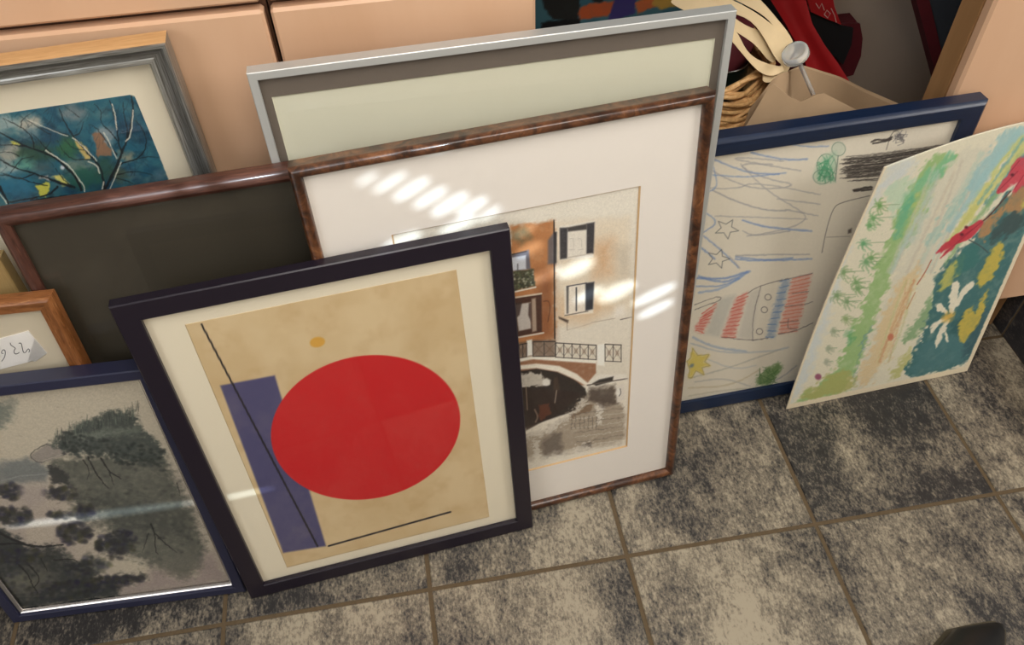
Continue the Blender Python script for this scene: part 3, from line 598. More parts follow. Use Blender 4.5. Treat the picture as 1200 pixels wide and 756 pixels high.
# 8 ---- child's drawing in navy frame
P8 = Picture('framed_childs_drawing', "navy blue framed child's crayon drawing of a striped rocket, standing across the cabinet opening", (-.6200, .2778, .0369, .0335, .5077, .6116), .025, .029)
P8.frame([(0, 0), (0, -.0195), (.002, -.0225), (.006, -.025), (.009, -.0245), (.027, -.0205), (.029, -.0195), (.029, -.014), (.024, -.014), (.024, -.002), (.02, 0)], M['navy'], smooth=25)
P8.panel('glass_pane', M['pane'], -.0155, -.0145, .0245); P8.panel('backing_board', M['backing'], -.0122, -.006, .0245)
yq = -.0128
G, X, Y, LX, LZ = P8.grid(-P8.w/2+.025, P8.w/2-.025, .025, P8.h-.025, yq, .0011)
p = Paint(X, Y, LX, LZ, (228, 220, 202))
def kids(p):
    rn = random.Random(12); p.frame(.2513, 800, 140)
    BL = (110, 142, 196); GY = (150, 150, 156); K = (52, 46, 44)
    def cray(P, w, c, a=.7, sd=1): p.line(P, w, c, a, soft=1.6, rough=.8, mottle=.5, msc=2, seed=sd)
    for s, w, c in (([(320, 155), (400, 175), (500, 190), (580, 185)], 1.8, BL), ([(500, 115), (580, 128), (680, 125)], 1.3, BL), ([(550, 240), (400, 215), (210, 180), (330, 180), (470, 195)], 1.2, GY), ([(140, 240), (200, 275), (330, 325), (480, 320), (520, 300), (400, 280), (270, 225), (290, 205), (420, 210)], 1.2, GY), ([(130, 180), (300, 250), (450, 255)], 1.6, BL), ([(270, 210), (400, 340), (560, 430), (580, 470), (480, 515), (300, 545)], 1.0, GY), ([(120, 320), (250, 325), (330, 290), (640, 350)], 1.0, GY),
                    ([(140, 330), (250, 385), (390, 425), (480, 425)], 1.6, GY), ([(280, 470), (370, 500), (520, 515), (600, 520)], 2, BL), ([(250, 640), (400, 660), (600, 650)], 1.8, BL), ([(250, 635), (420, 630), (590, 630)], 1.2, GY), ([(100, 545), (180, 610), (260, 690)], 1.6, BL), ([(90, 600), (150, 650)], 1.8, BL), ([(70, 740), (200, 745), (300, 710)], 2.4, BL), ([(140, 210), (170, 330), (60, 340)], 1.2, BL), ([(440, 370), (640, 395)], 1, GY), ([(480, 420), (630, 450)], 1.1, GY), ([(150, 450), (580, 465)], .9, GY), ([(100, 430), (170, 480), (90, 530)], 1.4, BL), ([(140, 260), (300, 270), (480, 250)], 1.3, BL), ([(280, 520), (330, 545), (500, 520)], 1.1, GY)):
        cray(s, w, c, .75, int(s[0][0]))
    for cx, cy, r, o in ((205, 510, 48, .2), (165, 650, 46, 0)):
        P = []
        for i in range(10): a = o+i*math.pi/5; q = r if i % 2 == 0 else r*.45; P.append((cx+q*1.2*math.cos(a), cy+q*math.sin(a)))
        p.line(P+[P[0]], .9, (92, 96, 96), .8, smooth=0)
    GR = (70, 156, 112)
    p.poly([(625, 215), (660, 165), (715, 150), (720, 200), (705, 290), (640, 300), (610, 270)], (150, 196, 164), .55, soft=3, mottle=.5, msc=3)
    for _ in range(26):
        a = [(rn.uniform(625, 715), rn.uniform(165, 300)) for _ in range(3)]; p.line(a, .8, GR, .75)
    p.ell(725, 138, 32, 32, (168, 196, 176), .35, soft=2)
    for cx, cy, rx, ry in ((727, 138, 32, 32), (670, 215, 45, 55), (650, 268, 42, 34)): p.line([(cx+rx*math.cos(t), cy+ry*math.sin(t)) for t in np.linspace(0, 6.3, 16)], .8, (90, 130, 106), .8)
    p.line([(725, 170), (712, 285)], .9, (60, 90, 80), .8)
    for i in range(34):
        y = 170+i*3.2+rn.uniform(-4, 4); x = 770+rn.uniform(-40, 30); p.line([(x, y+14), (x+140, y+rn.uniform(-2, 12)), (x+330+rn.uniform(0, 120), y-34+rn.uniform(-6, 6))], 1.0, K, .62, rough=1, seed=i)
    p.frame(.2116, 960, 150)
    for i in range(16): p.line([(130+rn.uniform(-15, 40), 160+i*7), (350, 140+i*6), (700, 92+i*3)], 1.0, K, .6, rough=1, seed=i)
    p.frame(.2513, 800, 140)
    # ladder-like figures and the outline of the tower lying on its side
    p.frame(.2116, 960, 150)
    for q in ([(290, 75), (330, 62), (360, 70), (405, 50)], [(300, 85), (340, 80), (400, 62)], [(190, 345), (230, 335), (290, 328)], [(195, 350), (290, 340)]): p.line(q, 2.2, K, .85, rough=1)
    for _ in range(16): p.line([(rn.uniform(400, 490), rn.uniform(5, 100)) for _ in range(3)], .7, (80, 78, 84), .7)
    p.line([(372, 120), (400, 20), (470, 0)], .8, K, .7)
    p.line([(15, 690), (40, 560), (75, 450), (110, 415), (280, 375)], .9, (96, 90, 84), .8); p.line([(40, 605), (170, 600)], .7, (120, 112, 104), .7); p.poly([(160, 565), (180, 555), (178, 580), (160, 585)], (70, 60, 54), .8)
    p.frame(.2381, 800, 300)
    RD = (206, 84, 72)
    def hatch(P, c, n, w=1.1, a=.7, base=.45):
        p.poly(P, c, base, soft=2.5, rough=1.5, rsc=4, mottle=.4, msc=3); (ax, ay), (bx, by), (cx_, cy_), (dx, dy) = P
        for i in range(n):
            t = i/(n-1); j = rn.uniform(-8, 8); p.line([(ax+(dx-ax)*t+j, ay+(dy-ay)*t), (bx+(cx_-bx)*t+j, by+(cy_-by)*t)], w, c, a, rough=.8, seed=i)
    hatch([(170, 235), (100, 285), (60, 365), (100, 380)], RD, 9); hatch([(320, 180), (265, 205), (190, 400), (255, 400)], RD, 12)
    hatch([(530, 115), (485, 125), (410, 400), (450, 400)], (84, 124, 176), 10); hatch([(635, 90), (540, 115), (470, 380), (560, 370)], (214, 110, 92), 16, base=.4)
    p.poly([(180, 210), (260, 190), (180, 400), (110, 385)], (176, 178, 172), .5, soft=3, mottle=.4, msc=3); p.poly([(330, 175), (385, 155), (340, 410), (270, 405)], (186, 182, 174), .4, soft=3, mottle=.4, msc=3)
    PC = (104, 98, 96)
    for q in ([(60, 240), (180, 195), (195, 215), (60, 265)], [(320, 185), (350, 160), (440, 130), (640, 85)], [(385, 150), (345, 300), (345, 415)], [(250, 408), (345, 415)], [(190, 400), (250, 405)], [(345, 415), (420, 405)], [(470, 385), (550, 372), (640, 330)], [(540, 185), (620, 175)], [(500, 250), (590, 240)], [(480, 330), (570, 318)], [(520, 310), (515, 360), (560, 360)], [(600, 240), (640, 225)]): p.line(q, .9, PC, .75, rough=.8)
    for cx, cy in ((420, 203), (402, 265), (378, 372)): p.line([(cx+16*math.cos(t), cy+15*math.sin(t)) for t in np.linspace(0, 6.4, 12)], .9, PC, .85)
    for s, w, c in (([(80, 100), (150, 125), (230, 128), (330, 75)], 2.6, BL), ([(80, 180), (190, 165), (300, 95)], 2.4, (140, 166, 204)), ([(70, 150), (200, 150), (280, 110)], 1.6, BL), ([(260, 15), (370, 25), (540, 10)], 2, BL), ([(230, 0), (280, 60)], 1, GY), ([(50, 400), (150, 450), (310, 470)], 2.4, (150, 170, 196)), ([(40, 430), (200, 480), (440, 470), (520, 450)], 1.6, (170, 180, 190)), ([(40, 600), (200, 560), (480, 460)], 1.2, (170, 170, 160)), ([(30, 650), (240, 640), (380, 560)], 1.6, (200, 186, 150)), ([(60, 620), (200, 600), (330, 640)], 1.4, (176, 176, 172)), ([(100, 500), (250, 560), (360, 540)], 1.2, (180, 186, 190)), ([(30, 690), (200, 660), (380, 650)], 1.4, (190, 184, 160)), ([(420, 630), (500, 590), (560, 540)], 1.2, GY)): cray(s, w, c, .7, int(s[0][0]))
    Ppts = [(28, 600), (36, 555), (20, 520), (40, 500), (50, 455), (75, 490), (130, 485), (108, 520), (135, 540), (95, 550), (105, 585), (65, 565), (45, 600)]
    p.poly(Ppts, (222, 200, 84), .85, soft=2, rough=1, mottle=.3, msc=3); p.line(Ppts+[Ppts[0]], .8, (160, 140, 70), .7, smooth=0); p.ell(45, 540, 12, 8, (110, 130, 150), .8, rot=-40)
    p.poly([(365, 600), (420, 550), (470, 525), (490, 545), (455, 610), (420, 640), (370, 640)], (96, 132, 72), .85, soft=2, rough=2, rsc=4, mottle=.4, msc=4)
    for _ in range(24): p.line([(rn.uniform(372, 470), rn.uniform(540, 632)) for _ in range(2)], .9, (74, 112, 60), .5)
    p.frame(1, 0, 0); p.grain(.06)
kids(p)
sheet_mesh('crayon_drawing', G, p.C, P8.e, M['paint'], 1.0)

# 9 ---- unframed water-lily watercolour propped in front of the navy frame
b0, b1 = on_plane(921.3, 479.8, (0, 0, 0), np.array([0, 0, 1.])), on_plane(1133.4, 434.9, (0, 0, 0), np.array([0, 0, 1.]))
ln = R(4.2); ex = (b1-b0)/np.linalg.norm(b1-b0); bk = np.array([-ex[1], ex[0], 0]); up = bk*math.sin(ln)+np.array([0, 0, 1])*math.cos(ln); nw = np.cross(ex, up)
nx, nz = 400, 560
TL, TR, BR, BLc = np.array((1036.6, 196.3)), np.array((1268., 131.)), np.array((1133.4, 434.9)), np.array((921.3, 479.8))
e9 = thing('unframed_watercolour', 'unframed watercolour sheet of red and white water lilies leaning on the navy frame', 'painting', loc=tuple(b0))
S, T = np.meshgrid(np.linspace(0, 1, nx), np.linspace(0, 1, nz)); G = np.zeros((nz, nx, 3))
# the left edge stands free and nearly upright, the right part rests back on the navy frame
def lean_n(a): return np.cross(ex, bk*math.sin(a)+np.array([0, 0, 1])*math.cos(a))
C3 = dict(TL=on_plane(*TL, b0, lean_n(R(-1.5))), TR=on_plane(*TR, b0, lean_n(R(5.0))), BR=b1, BL=b0)
for i in range(3): G[..., i] = (C3['BL'][i]*(1-S)+C3['BR'][i]*S)*(1-T)+(C3['TL'][i]*(1-S)+C3['TR'][i]*S)*T
G += (-ex)[None, None]*(.0085*np.sin(math.pi*T)*(1-S))[..., None]+up[None, None]*(.012*np.sin(math.pi*S)*T**3)[..., None]+nw[None, None]*(.003*np.sin(math.pi*T)*np.sin(math.pi*S))[..., None]
X, Y = proj(G)
p = Paint(X, Y, S*.37, T*.5, (226, 220, 196))
def lilies(p):
    rn = random.Random(21)
    p.frame(.2116, 960, 150)
    def w(P, c, a=.85, soft=4, rough=3, mottle=.3, msc=12, seed=1, rsc=9, smooth=1): p.poly(P, c, a, soft=soft*.6, rough=rough, rsc=rsc, mottle=mottle, msc=msc, seed=seed, smooth=smooth, oc=2)
    # sky along the left edge
    w([(370, 215), (560, 170), (480, 260), (300, 400), (180, 600), (100, 900), (-60, 1400), (-200, 1560), (120, 740)], (206, 214, 214), .8, 8, seed=2)
    # far bank, a long green band
    w([(620, 165), (755, 125), (745, 190), (660, 280), (600, 400), (560, 520), (460, 680), (430, 760), (330, 1000), (240, 1250), (120, 1500), (-40, 1560), (-160, 1520), (60, 1400), (180, 1150), (320, 760), (430, 480), (470, 360), (560, 240)], (150, 186, 120), .9, 4, 4, .35, 14, 5)
    w([(700, 150), (755, 125), (735, 200), (650, 290), (560, 330), (470, 480), (440, 420), (560, 270)], (120, 190, 150), .7, 4, 3, seed=6); w([(480, 400), (540, 380), (470, 560), (420, 620), (410, 540)], (100, 176, 140), .7, 4, 3, seed=7)
    w([(360, 330), (470, 280), (560, 250), (470, 380), (400, 520), (380, 420)], (190, 214, 186), .8, 4, 3, seed=8); w([(560, 360), (600, 370), (560, 520), (500, 600), (520, 470)], (190, 200, 110), .7, 4, 3, seed=9)
    # river, pale streaks
    w([(760, 140), (1010, 60), (830, 330), (700, 620), (520, 900), (400, 1180), (250, 1480), (160, 1500), (330, 1050), (470, 700), (600, 420), (680, 260)], (214, 210, 190), .8, 5, 4, seed=10)
    for k in range(12):
        x = rn.uniform(620, 900); p.line([(x, rn.uniform(180, 300)), (x-130, 520), (x-260, 800)], rn.uniform(1.5, 4), rn.choice([(206, 206, 190), (186, 206, 196), (226, 214, 186), (196, 186, 168)]), .55, soft=3, rough=2, seed=k)
    w([(820, 290), (870, 230), (790, 420), (650, 600), (580, 680), (600, 600), (730, 430)], (154, 196, 186), .75, 4, 3, seed=12); w([(600, 380), (640, 330), (600, 480), (540, 620), (470, 700), (450, 660), (560, 500)], (176, 200, 190), .5, 5, 3, seed=13)
    w([(1040, 20), (1134, 0), (1260, -40), (1200, 20), (1050, 130), (960, 260), (850, 370), (800, 330), (920, 130)], (160, 196, 196), .9, 4, 3, seed=14); w([(1080, 60), (1180, 10), (1120, 100), (1010, 210), (930, 360), (860, 480), (740, 620), (820, 440), (950, 260)], (206, 206, 124), .85, 4, 3, seed=15)
    w([(1150, 100), (1300, 0), (1300, 240), (1134, 200), (1050, 260), (1000, 280), (1060, 170)], (86, 140, 150), .85, 5, 3, seed=16)
    for q, wd, c in (([(1120, 10), (960, 200), (850, 380), (720, 560)], 9, (160, 198, 198)), ([(1190, 20), (1060, 200), (960, 330), (830, 480), (700, 660)], 9, (202, 202, 122)), ([(1220, 90), (1090, 230), (1000, 330), (930, 420)], 8, (84, 142, 150)), ([(1010, 330), (900, 470), (780, 620), (700, 760)], 6, (140, 178, 124)), ([(900, 140), (780, 360), (640, 600), (560, 760)], 5, (196, 208, 190)), ([(1130, 60), (1010, 230), (880, 420)], 3, (110, 168, 170))):
        p.line(q, wd, c, .8, soft=3, rough=2.5, mottle=.25, msc=10, seed=int(q[0][0]) & 31, taper=.3)
    # lower bank of ochre and green (second tracing)
    p.frame(.2381, 920, 300)
    w([(560, 120), (700, 20), (640, 140), (560, 330), (480, 560), (380, 650), (360, 620), (430, 440), (500, 250)], (222, 198, 152), .85, 5, 4, seed=17)
    for k in range(10): p.line([(640+rn.uniform(-60, 40), 120), (560+rn.uniform(-50, 40), 300), (470+rn.uniform(-40, 40), 520)], rn.uniform(1, 2.6), rn.choice([(204, 150, 110), (226, 212, 168), (196, 196, 140), (232, 220, 190)]), .6, soft=2.5, rough=2, seed=k)
    p.ell(520, 400, 14, 18, (196, 110, 84), .8, rot=20); p.line([(720, 20), (690, 80), (650, 140)], 1.4, (176, 100, 76), .8); p.line([(640, 180), (600, 260)], 1.2, (186, 120, 86), .6)
    w([(640, 440), (560, 520), (500, 600), (560, 610), (620, 520)], (190, 190, 120), .85, 4, 3, seed=18); w([(760, 60), (740, 150), (660, 300), (560, 420), (600, 440), (720, 320), (740, 220)], (130, 166, 120), .85, 4, 3, seed=19)
    # dark pond
    w([(760, 60), (900, -60), (1000, -200), (1100, -300), (1250, -420), (1300, -200), (1120, 120), (1000, 330), (900, 545), (680, 595), (575, 590), (640, 470), (700, 330), (720, 210)], (62, 110, 112), .95, 3, 3, .3, 14, 20)
    w([(700, 400), (900, 380), (920, 520), (700, 580), (600, 580)], (84, 128, 132), .6, 6, 4, seed=22); w([(840, 300), (960, 280), (900, 420), (820, 380)], (44, 86, 90), .6, 6, 3, seed=23)
    w([(920, 340), (990, 240), (1010, 300), (900, 520), (860, 500)], (58, 86, 96), .6, 6, 3, seed=24)
    w([(770, 90), (870, -10), (900, 0), (830, 120), (750, 200)], (194, 192, 104), .9, 3, 2, seed=25); w([(835, 30), (900, -60), (960, -70), (950, 40), (850, 110)], (64, 120, 116), .9, 3, 2, seed=26)
    w([(940, 130), (970, 60), (1040, -60), (1080, -70), (1070, 20), (1000, 130), (960, 165)], (204, 184, 84), .95, 3, 2, .2, seed=27); w([(850, 330), (920, 240), (940, 290), (990, 160), (1000, 220), (940, 350), (880, 435), (846, 420)], (206, 184, 84), .95, 3, 2, .2, seed=28)
    # white lily
    WH = (240, 232, 208)
    for P in ([(800, 280), (815, 140), (860, 118), (858, 180), (830, 285)], [(830, 240), (880, 150), (930, 118), (935, 135), (880, 200), (845, 260)], [(790, 290), (735, 260), (745, 235), (775, 235), (800, 275)], [(790, 300), (720, 350), (710, 390), (760, 340), (805, 305)], [(795, 305), (730, 420), (745, 465), (770, 400), (812, 320)], [(785, 370), (795, 365), (805, 415), (790, 425)], [(780, 300), (720, 340), (712, 360), (770, 325)]): w(P, WH, .97, 1.5, 1, .05, seed=3)
    p.ell(805, 300, 34, 18, (226, 186, 92), .9, rot=-30, soft=3, rough=2)
    # red lilies and the ochre stem between them
    p.frame(.2116, 960, 150)
    w([(1080, 350), (1134, 300), (1180, 330), (1134, 480), (1010, 470), (920, 620), (870, 620), (900, 520), (1010, 440)], (186, 140, 94), .9, 4, 3, seed=30); w([(1010, 500), (1080, 460), (1134, 470), (1134, 560), (1040, 580), (960, 640), (930, 610)], (66, 84, 84), .9, 4, 3, seed=31); w([(1120, 380), (1250, 280), (1260, 420), (1140, 470)], (196, 186, 96), .9, 4, 3, seed=32)
    p.line([(1060, 350), (1000, 420), (940, 490), (900, 520)], 1.6, (92, 60, 56), .9); p.line([(830, 620), (890, 650), (935, 690)], 1.6, (70, 84, 84), .9)
    RD = (196, 60, 74)
    for P in ([(625, 705), (690, 650), (760, 590), (840, 545), (895, 500), (915, 520), (880, 570), (840, 615), (760, 640), (700, 680)], [(665, 725), (700, 680), (760, 640), (720, 690)], [(700, 660), (780, 570), (830, 540), (860, 560), (780, 640)]): w(P, RD, .95, 1.5, 1, .15, 6, seed=4)
    for P in ([(1100, 160), (1160, 150), (1200, 200), (1130, 260), (1080, 240), (1060, 210)], [(1060, 220), (1134, 210), (1134, 270), (1060, 330), (1000, 370), (975, 350), (1030, 290)], [(1110, 250), (1250, 160), (1260, 250), (1134, 310), (1090, 360), (1070, 370), (1085, 320)]): w(P, (204, 74, 88), .95, 2, 1.5, .2, 6, seed=5)
    for a, b in (((700, 690), (900, 520)), ((780, 610), (850, 560)), ((990, 350), (1100, 240)), ((1080, 340), (1134, 260)), ((1060, 240), (1110, 180))): p.line([a, b], 1, (150, 36, 56), .7)
    for x, y in ((815, 550), (790, 590), (1070, 260)): p.ell(x, y, 10, 8, (96, 30, 44), .9)
    # palms along the far bank
    def palm(x, y, r, c, trunk):
        r = r*.72
        p.line([(x, y), (x+trunk*.6, y-trunk*.05), (x+trunk, y-trunk*.06)], .9, (130, 160, 116), .7)
        for i in range(9):
            a = i*2*math.pi/9+rn.uniform(-.2, .2); l = r*rn.uniform(.7, 1.15); p.line([(x, y), (x+l*.6*math.cos(a)-6, y+l*.6*math.sin(a)), (x+l*math.cos(a)+9, y+l*math.sin(a)+8)], 3.0, c, .6, taper=.6, rough=1.6, soft=1.6, mottle=.4, seed=i)
    for a in ((335, 430, 70, (112, 160, 92), 110), (300, 500, 66, (118, 168, 110), 110), (245, 640, 62, (106, 166, 116), 130), (290, 720, 60, (124, 166, 104), 80), (280, 540, 40, (116, 170, 110), 60)): palm(*a)
    p.frame(.2381, 920, 300)
    for a in ((290, 80, 60, (130, 162, 112), 100), (350, 130, 60, (128, 166, 110), 70), (400, 30, 60, (120, 166, 116), 70), (255, 195, 56, (130, 160, 112), 90), (305, 225, 54, (132, 162, 116), 70), (360, 160, 46, (126, 162, 108), 60), (300, 310, 40, (150, 172, 120), 60), (240, 370, 34, (160, 172, 142), 50), (215, 455, 30, (168, 176, 150), 40), (205, 520, 22, (176, 180, 158), 30)): palm(*a)
    w([(60, 690), (160, 630), (260, 560), (330, 560), (350, 660), (120, 715)], (176, 176, 104), .85, 4, 3, seed=41); w([(310, 370), (350, 340), (330, 440), (300, 430)], (96, 168, 110), .7, 5, 3, seed=42); w([(380, 400), (440, 330), (400, 420), (350, 560), (345, 640), (360, 520)], (110, 150, 150), .6, 3, 3, seed=43)
    p.ell(163, 595, 16, 15, (150, 84, 110), .95)
    p.frame(1, 0, 0)
    # bare paper margin
    bot = np.clip((.014-p.LZ/1000)/.004+.5+(fbm(p.LX/6, p.LZ/6, 4)-.5), 0, 1); rt = np.clip((p.LX/1000-.361)/.003+.5+(fbm(p.LX/6, p.LZ/6, 5)-.5), 0, 1); lf = np.clip((.0035-p.LX/1000)/.002+.5, 0, 1)
    m = np.maximum(np.maximum(bot, rt), lf)[:, None]; p.C = p.C*(1-m)+np.array((232, 218, 188.))*m
    p.grain(.08)
lilies(p)
Gl = G-np.array(b0)
sheet_mesh('painted_sheet', Gl, p.C, e9, M['paint'], 1.0, .0022)

# 10 ---- tan wooden frame whose top edge shows behind the dark frame
P10 = Picture('tan_framed_board', 'tan wooden frame with a brown board, a sliver left of the dark brown frame', (-1.86, .168, .02, .10, .44, .615), .02, .03)
P10.frame(box_prof(.02, .028), M['tan_wood']); P10.panel('board', M['hardboard'], -.0118, -.006, .0235)

# ------------------------------------------------------------------ kitchen cabinets
YD = .325
def slab(mb, x0, x1, z0, z1, y0=YD, t=.02, bev=.003): mb.box(x0, x1, y0, y0+t, z0, z1, 0, bev)
def cabinet(name, label, x0, x1, rows):
    e = thing(name, label, 'cabinet', loc=((x0+x1)/2, YD+.3, 0)); o = np.array(e.location)
    def bx(nm, m, *a, bev=0):
        mb = MB(); mb.box(a[0]-o[0], a[1]-o[0], a[2]-o[1], a[3]-o[1], a[4], a[5], 0, bev); return mb.build(nm, m, e)
    bx('carcass', [M['carcass']], x0+.0005, x1-.0005, YD+.0215, YD+.58, .10, .94)
    bx('toe_kick', [M['maple_shaded']], x0+.0005, x1-.0005, YD+.05, YD+.07, 0, .0995)
    for nm, za, zb in rows: bx(nm, M['maple'], x0+.0032, x1-.0032, YD, YD+.0205, za, zb, bev=.0035)
    return e
cabinet('drawer_cabinet', 'wide maple kitchen cabinet behind the tree painting at the left', -1.659, -1.0575, [('drawer_front', .8405, .937), ('door', .13, .8315)])
cabinet('drawer_cabinet', 'narrow maple kitchen cabinet behind the large aluminium frame', -1.0565, -.748, [('drawer_front', .8405, .937), ('door', .13, .8315)])
e = thing('end_cabinet', 'maple cabinet at the right edge, behind the water-lily sheet', 'cabinet', loc=(.2, YD+.3, 0))
mb = MB(); mb.box(-.345, .4, -.279, -.238, .122, .9405); mb.build('side_post', M['maple_shaded'], e)
mb = MB(); mb.box(-.345, .4, -.3, -.2795, .122, .94, 0, .004); mb.build('door', M['maple'], e)
mb = MB(); mb.box(-.34, .0, -.262, -.244, 0, .1215); mb.build('toe_kick', M['maple_shaded'], e)
mb = MB(); mb.box(-2.3, .62, YD-.02, YD+.62, .942, .98, 0, .004); tag(mb.build('worktop', M['worktop']), 'grey stone worktop running above the maple cabinets', 'worktop')

# ------------------------------------------------------------------ room: tiled floor, skirting, walls
def tile_mat(name, dark=False):
    t = NT(name); tc = t.n('ShaderNodeTexCoord'); v = tc.outputs['Object']
    a = t.n('ShaderNodeAttribute', attribute_name='tone'); sep = t.n('ShaderNodeSeparateColor'); t.l(a.outputs['Color'], sep.inputs[0])
    # every tile its own offset, so the cloudy print never repeats
    off = t.n('ShaderNodeVectorMath', operation='MULTIPLY_ADD'); t.l(a.outputs['Color'], off.inputs[0]); off.inputs[1].default_value = (13, 29, 7); t.l(v, off.inputs[2]); vv = off.outputs[0]
    mp = t.n('ShaderNodeMapping'); mp.inputs['Scale'].default_value = (1, .62, 1); mp.inputs['Rotation'].default_value = (0, 0, .25); t.l(vv, mp.inputs['Vector'])
    big = t.noise(mp.outputs[0], 8.5, 3, .55, .5); mid = t.noise(mp.outputs[0], 55, 6, .72, .3); fine = t.noise(mp.outputs[0], 240, 5, .8)
    f = t.math('ADD', t.math('MULTIPLY', big, 1.0), t.math('ADD', t.math('MULTIPLY', mid, .80), t.math('MULTIPLY', fine, .90)))
    f = t.math('ADD', t.math('SUBTRACT', f, .85), t.math('MULTIPLY', t.math('SUBTRACT', sep.outputs[0], .5), .50))
    fl = t.n('ShaderNodeMapping'); fl.inputs['Scale'].default_value = (1, .38, 1); fl.inputs['Rotation'].default_value = (0, 0, .35); t.l(vv, fl.inputs['Vector'])
    fk = t.noise(fl.outputs[0], 210, 3, .6); fk2 = t.noise(mp.outputs[0], 330, 2, .5)
    f = t.math('ADD', f, t.math('ADD', t.math('MULTIPLY', t.math('SUBTRACT', fk, .5), .62), t.math('MULTIPLY', t.math('SUBTRACT', fk2, .5), .4)))
    c = t.ramp(f, [(.28, (38, 36, 36)), (.40, (62, 59, 56)), (.50, (98, 91, 81)), (.62, (122, 113, 98)), (.84, (168, 157, 136))])
    if dark: c = t.mix(.6, c, lin((40, 42, 50)))
    t.l(c, t.b.inputs['Base Color']); t.set(Roughness=.5); t.bump(f, .25, .0015); return t.m
M['tile'] = tile_mat('slate_look_tile'); M['tile_dark'] = tile_mat('dark_slate_tile', True)
M['grout'] = plain('grout', (96, 80, 58), .9, .25, 200, bump=.3)
TP = .33; gw = .0036
tones = {(-3, -1): .86, (-2, -1): .84, (-1, -1): .60, (0, -1): .55, (-4, -1): .72, (-5, -1): .62, (-2, 0): .60, (-1, 0): .30, (0, 0): .62, (-3, 0): .72, (-4, 0): .50, (-5, 0): .34, (-6, 0): .5}
V, Fc, Mi, Tn = [], [], [], []
rn = random.Random(17)
def ftile(i, j):
    x0, x1, y0, y1 = i*TP+gw, (i+1)*TP-gw, j*TP+gw, (j+1)*TP-gw; b = .0018; o = len(V)
    V.extend([(x0, y0, -.004), (x1, y0, -.004), (x1, y1, -.004), (x0, y1, -.004), (x0, y0, -.0016), (x1, y0, -.0016), (x1, y1, -.0016), (x0, y1, -.0016), (x0+b, y0+b, 0), (x1-b, y0+b, 0), (x1-b, y1-b, 0), (x0+b, y1-b, 0)])
    fs = [(8, 9, 10, 11)]+[(k, (k+1) % 4, 4+(k+1) % 4, 4+k) for k in range(4)]+[(4+k, 4+(k+1) % 4, 8+(k+1) % 4, 8+k) for k in range(4)]
    Fc.extend([[o+q for q in f] for f in fs]); Mi.extend([0]*len(fs)); c = (tones.get((i, j), rn.uniform(.35, .75)), rn.random(), rn.random(), 1); Tn.extend([c]*12)
for i in range(-8, 4):
    for j in range(-7, 3): ftile(i, j)
o = len(V); V += [(-2.7, -2.4, -.0024), (1.4, -2.4, -.0024), (1.4, 1.05, -.0024), (-2.7, 1.05, -.0024), (-2.7, -2.4, -.05), (1.4, -2.4, -.05), (1.4, 1.05, -.05), (-2.7, 1.05, -.05)]
for f in ((0, 1, 2, 3), (7, 6, 5, 4), (0, 4, 5, 1), (1, 5, 6, 2), (2, 6, 7, 3), (3, 7, 4, 0)): Fc.append([o+q for q in f]); Mi.append(1)
Tn += [(.5, .5, .5, 1)]*8
me = bpy.data.meshes.new('floor'); me.from_pydata(V, [], Fc); me.materials.append(M['tile']); me.materials.append(M['grout']); me.polygons.foreach_set('material_index', Mi)
ca = me.color_attributes.new('tone', 'FLOAT_COLOR', 'POINT'); ca.data.foreach_set('color', [c for t in Tn for c in t]); fo = bpy.data.objects.new('floor', me); COL.objects.link(fo); fo['kind'] = 'structure'
# slate skirting at the right, one joint level with the floor joint
mb = MB(); mb.box(.203, .62, .3325, .40, .002, .118, 0, .0012); mb.box(.203, .62, -.0, .3285, .002, .118, 0, .0012); mb.box(.2045, .619, -.0, .399, 0, .117, 1)
tr = mb.build('trim_1', [M['tile_dark'], M['grout']]); tr['kind'] = 'structure'
ca = tr.data.color_attributes.new('tone', 'FLOAT_COLOR', 'POINT'); ca.data.foreach_set('color', [.25, .3, .6, 1]*len(tr.data.vertices))
M['wall'] = plain('wall_plaster', (226, 216, 200), .9, .03, 30)
mb = MB(); mb.box(-2.7, 1.4, .955, 1.05, 0, 2.6); mb.build('wall_back', M['wall'])['kind'] = 'structure'

# ------------------------------------------------------------------ things pushed into the open bay between the cabinets
YB = .36
def slabpoly(mb, pts, thick, mi=0):
    """closed outline in space -> thin solid with a back face"""
    P = [np.array(p, float) for p in pts]; n = len(P); k = np.array([0, thick, 0])
    mb.add(P+[q+k for q in P], [tuple(range(n)), tuple(range(2*n-1, n-1, -1))]+[(i, (i+1) % n, n+(i+1) % n, n+i) for i in range(n)], mi)
def own(mb, name, mats, e, **kw):
    o = np.array(e.location); mb.v = [tuple(np.array(v)-o) for v in mb.v]; return mb.build(name, mats, e, **kw)
M['kraft'] = plain('kraft_paper', (178, 150, 118), .8, .10, 30, bump=.3)
M['ribbon'] = plain('cream_paper_ribbon', (222, 198, 156), .7, .08, 50)
M['cane'] = wood('cane', [(.3, (178, 132, 80)), (.7, (226, 184, 128))], .5, 30, (3, 3, 3), coords='Object')
M['red'] = plain('red_fabric', (176, 22, 28), .65, .12, 60); M['maroon'] = plain('maroon_fabric', (88, 14, 26), .75, .2, 60); M['black'] = plain('gap_and_print_black', (18, 17, 20), .8, .2, 60)  # the black also paints the shade in the bag openings
M['white_print'] = plain('white_print', (214, 180, 170), .7); M['taupe'] = plain('taupe_paper', (196, 178, 160), .8, .08, 12); M['slate'] = plain('slate_fabric', (52, 58, 66), .8, .15, 80)
M['green_tin'] = plain('dark_green_enamel', (16, 34, 32), .25, .1, 40, coat=.4); M['steel'] = plain('steel_rim', (200, 200, 198), .25, .05, 40, 1)
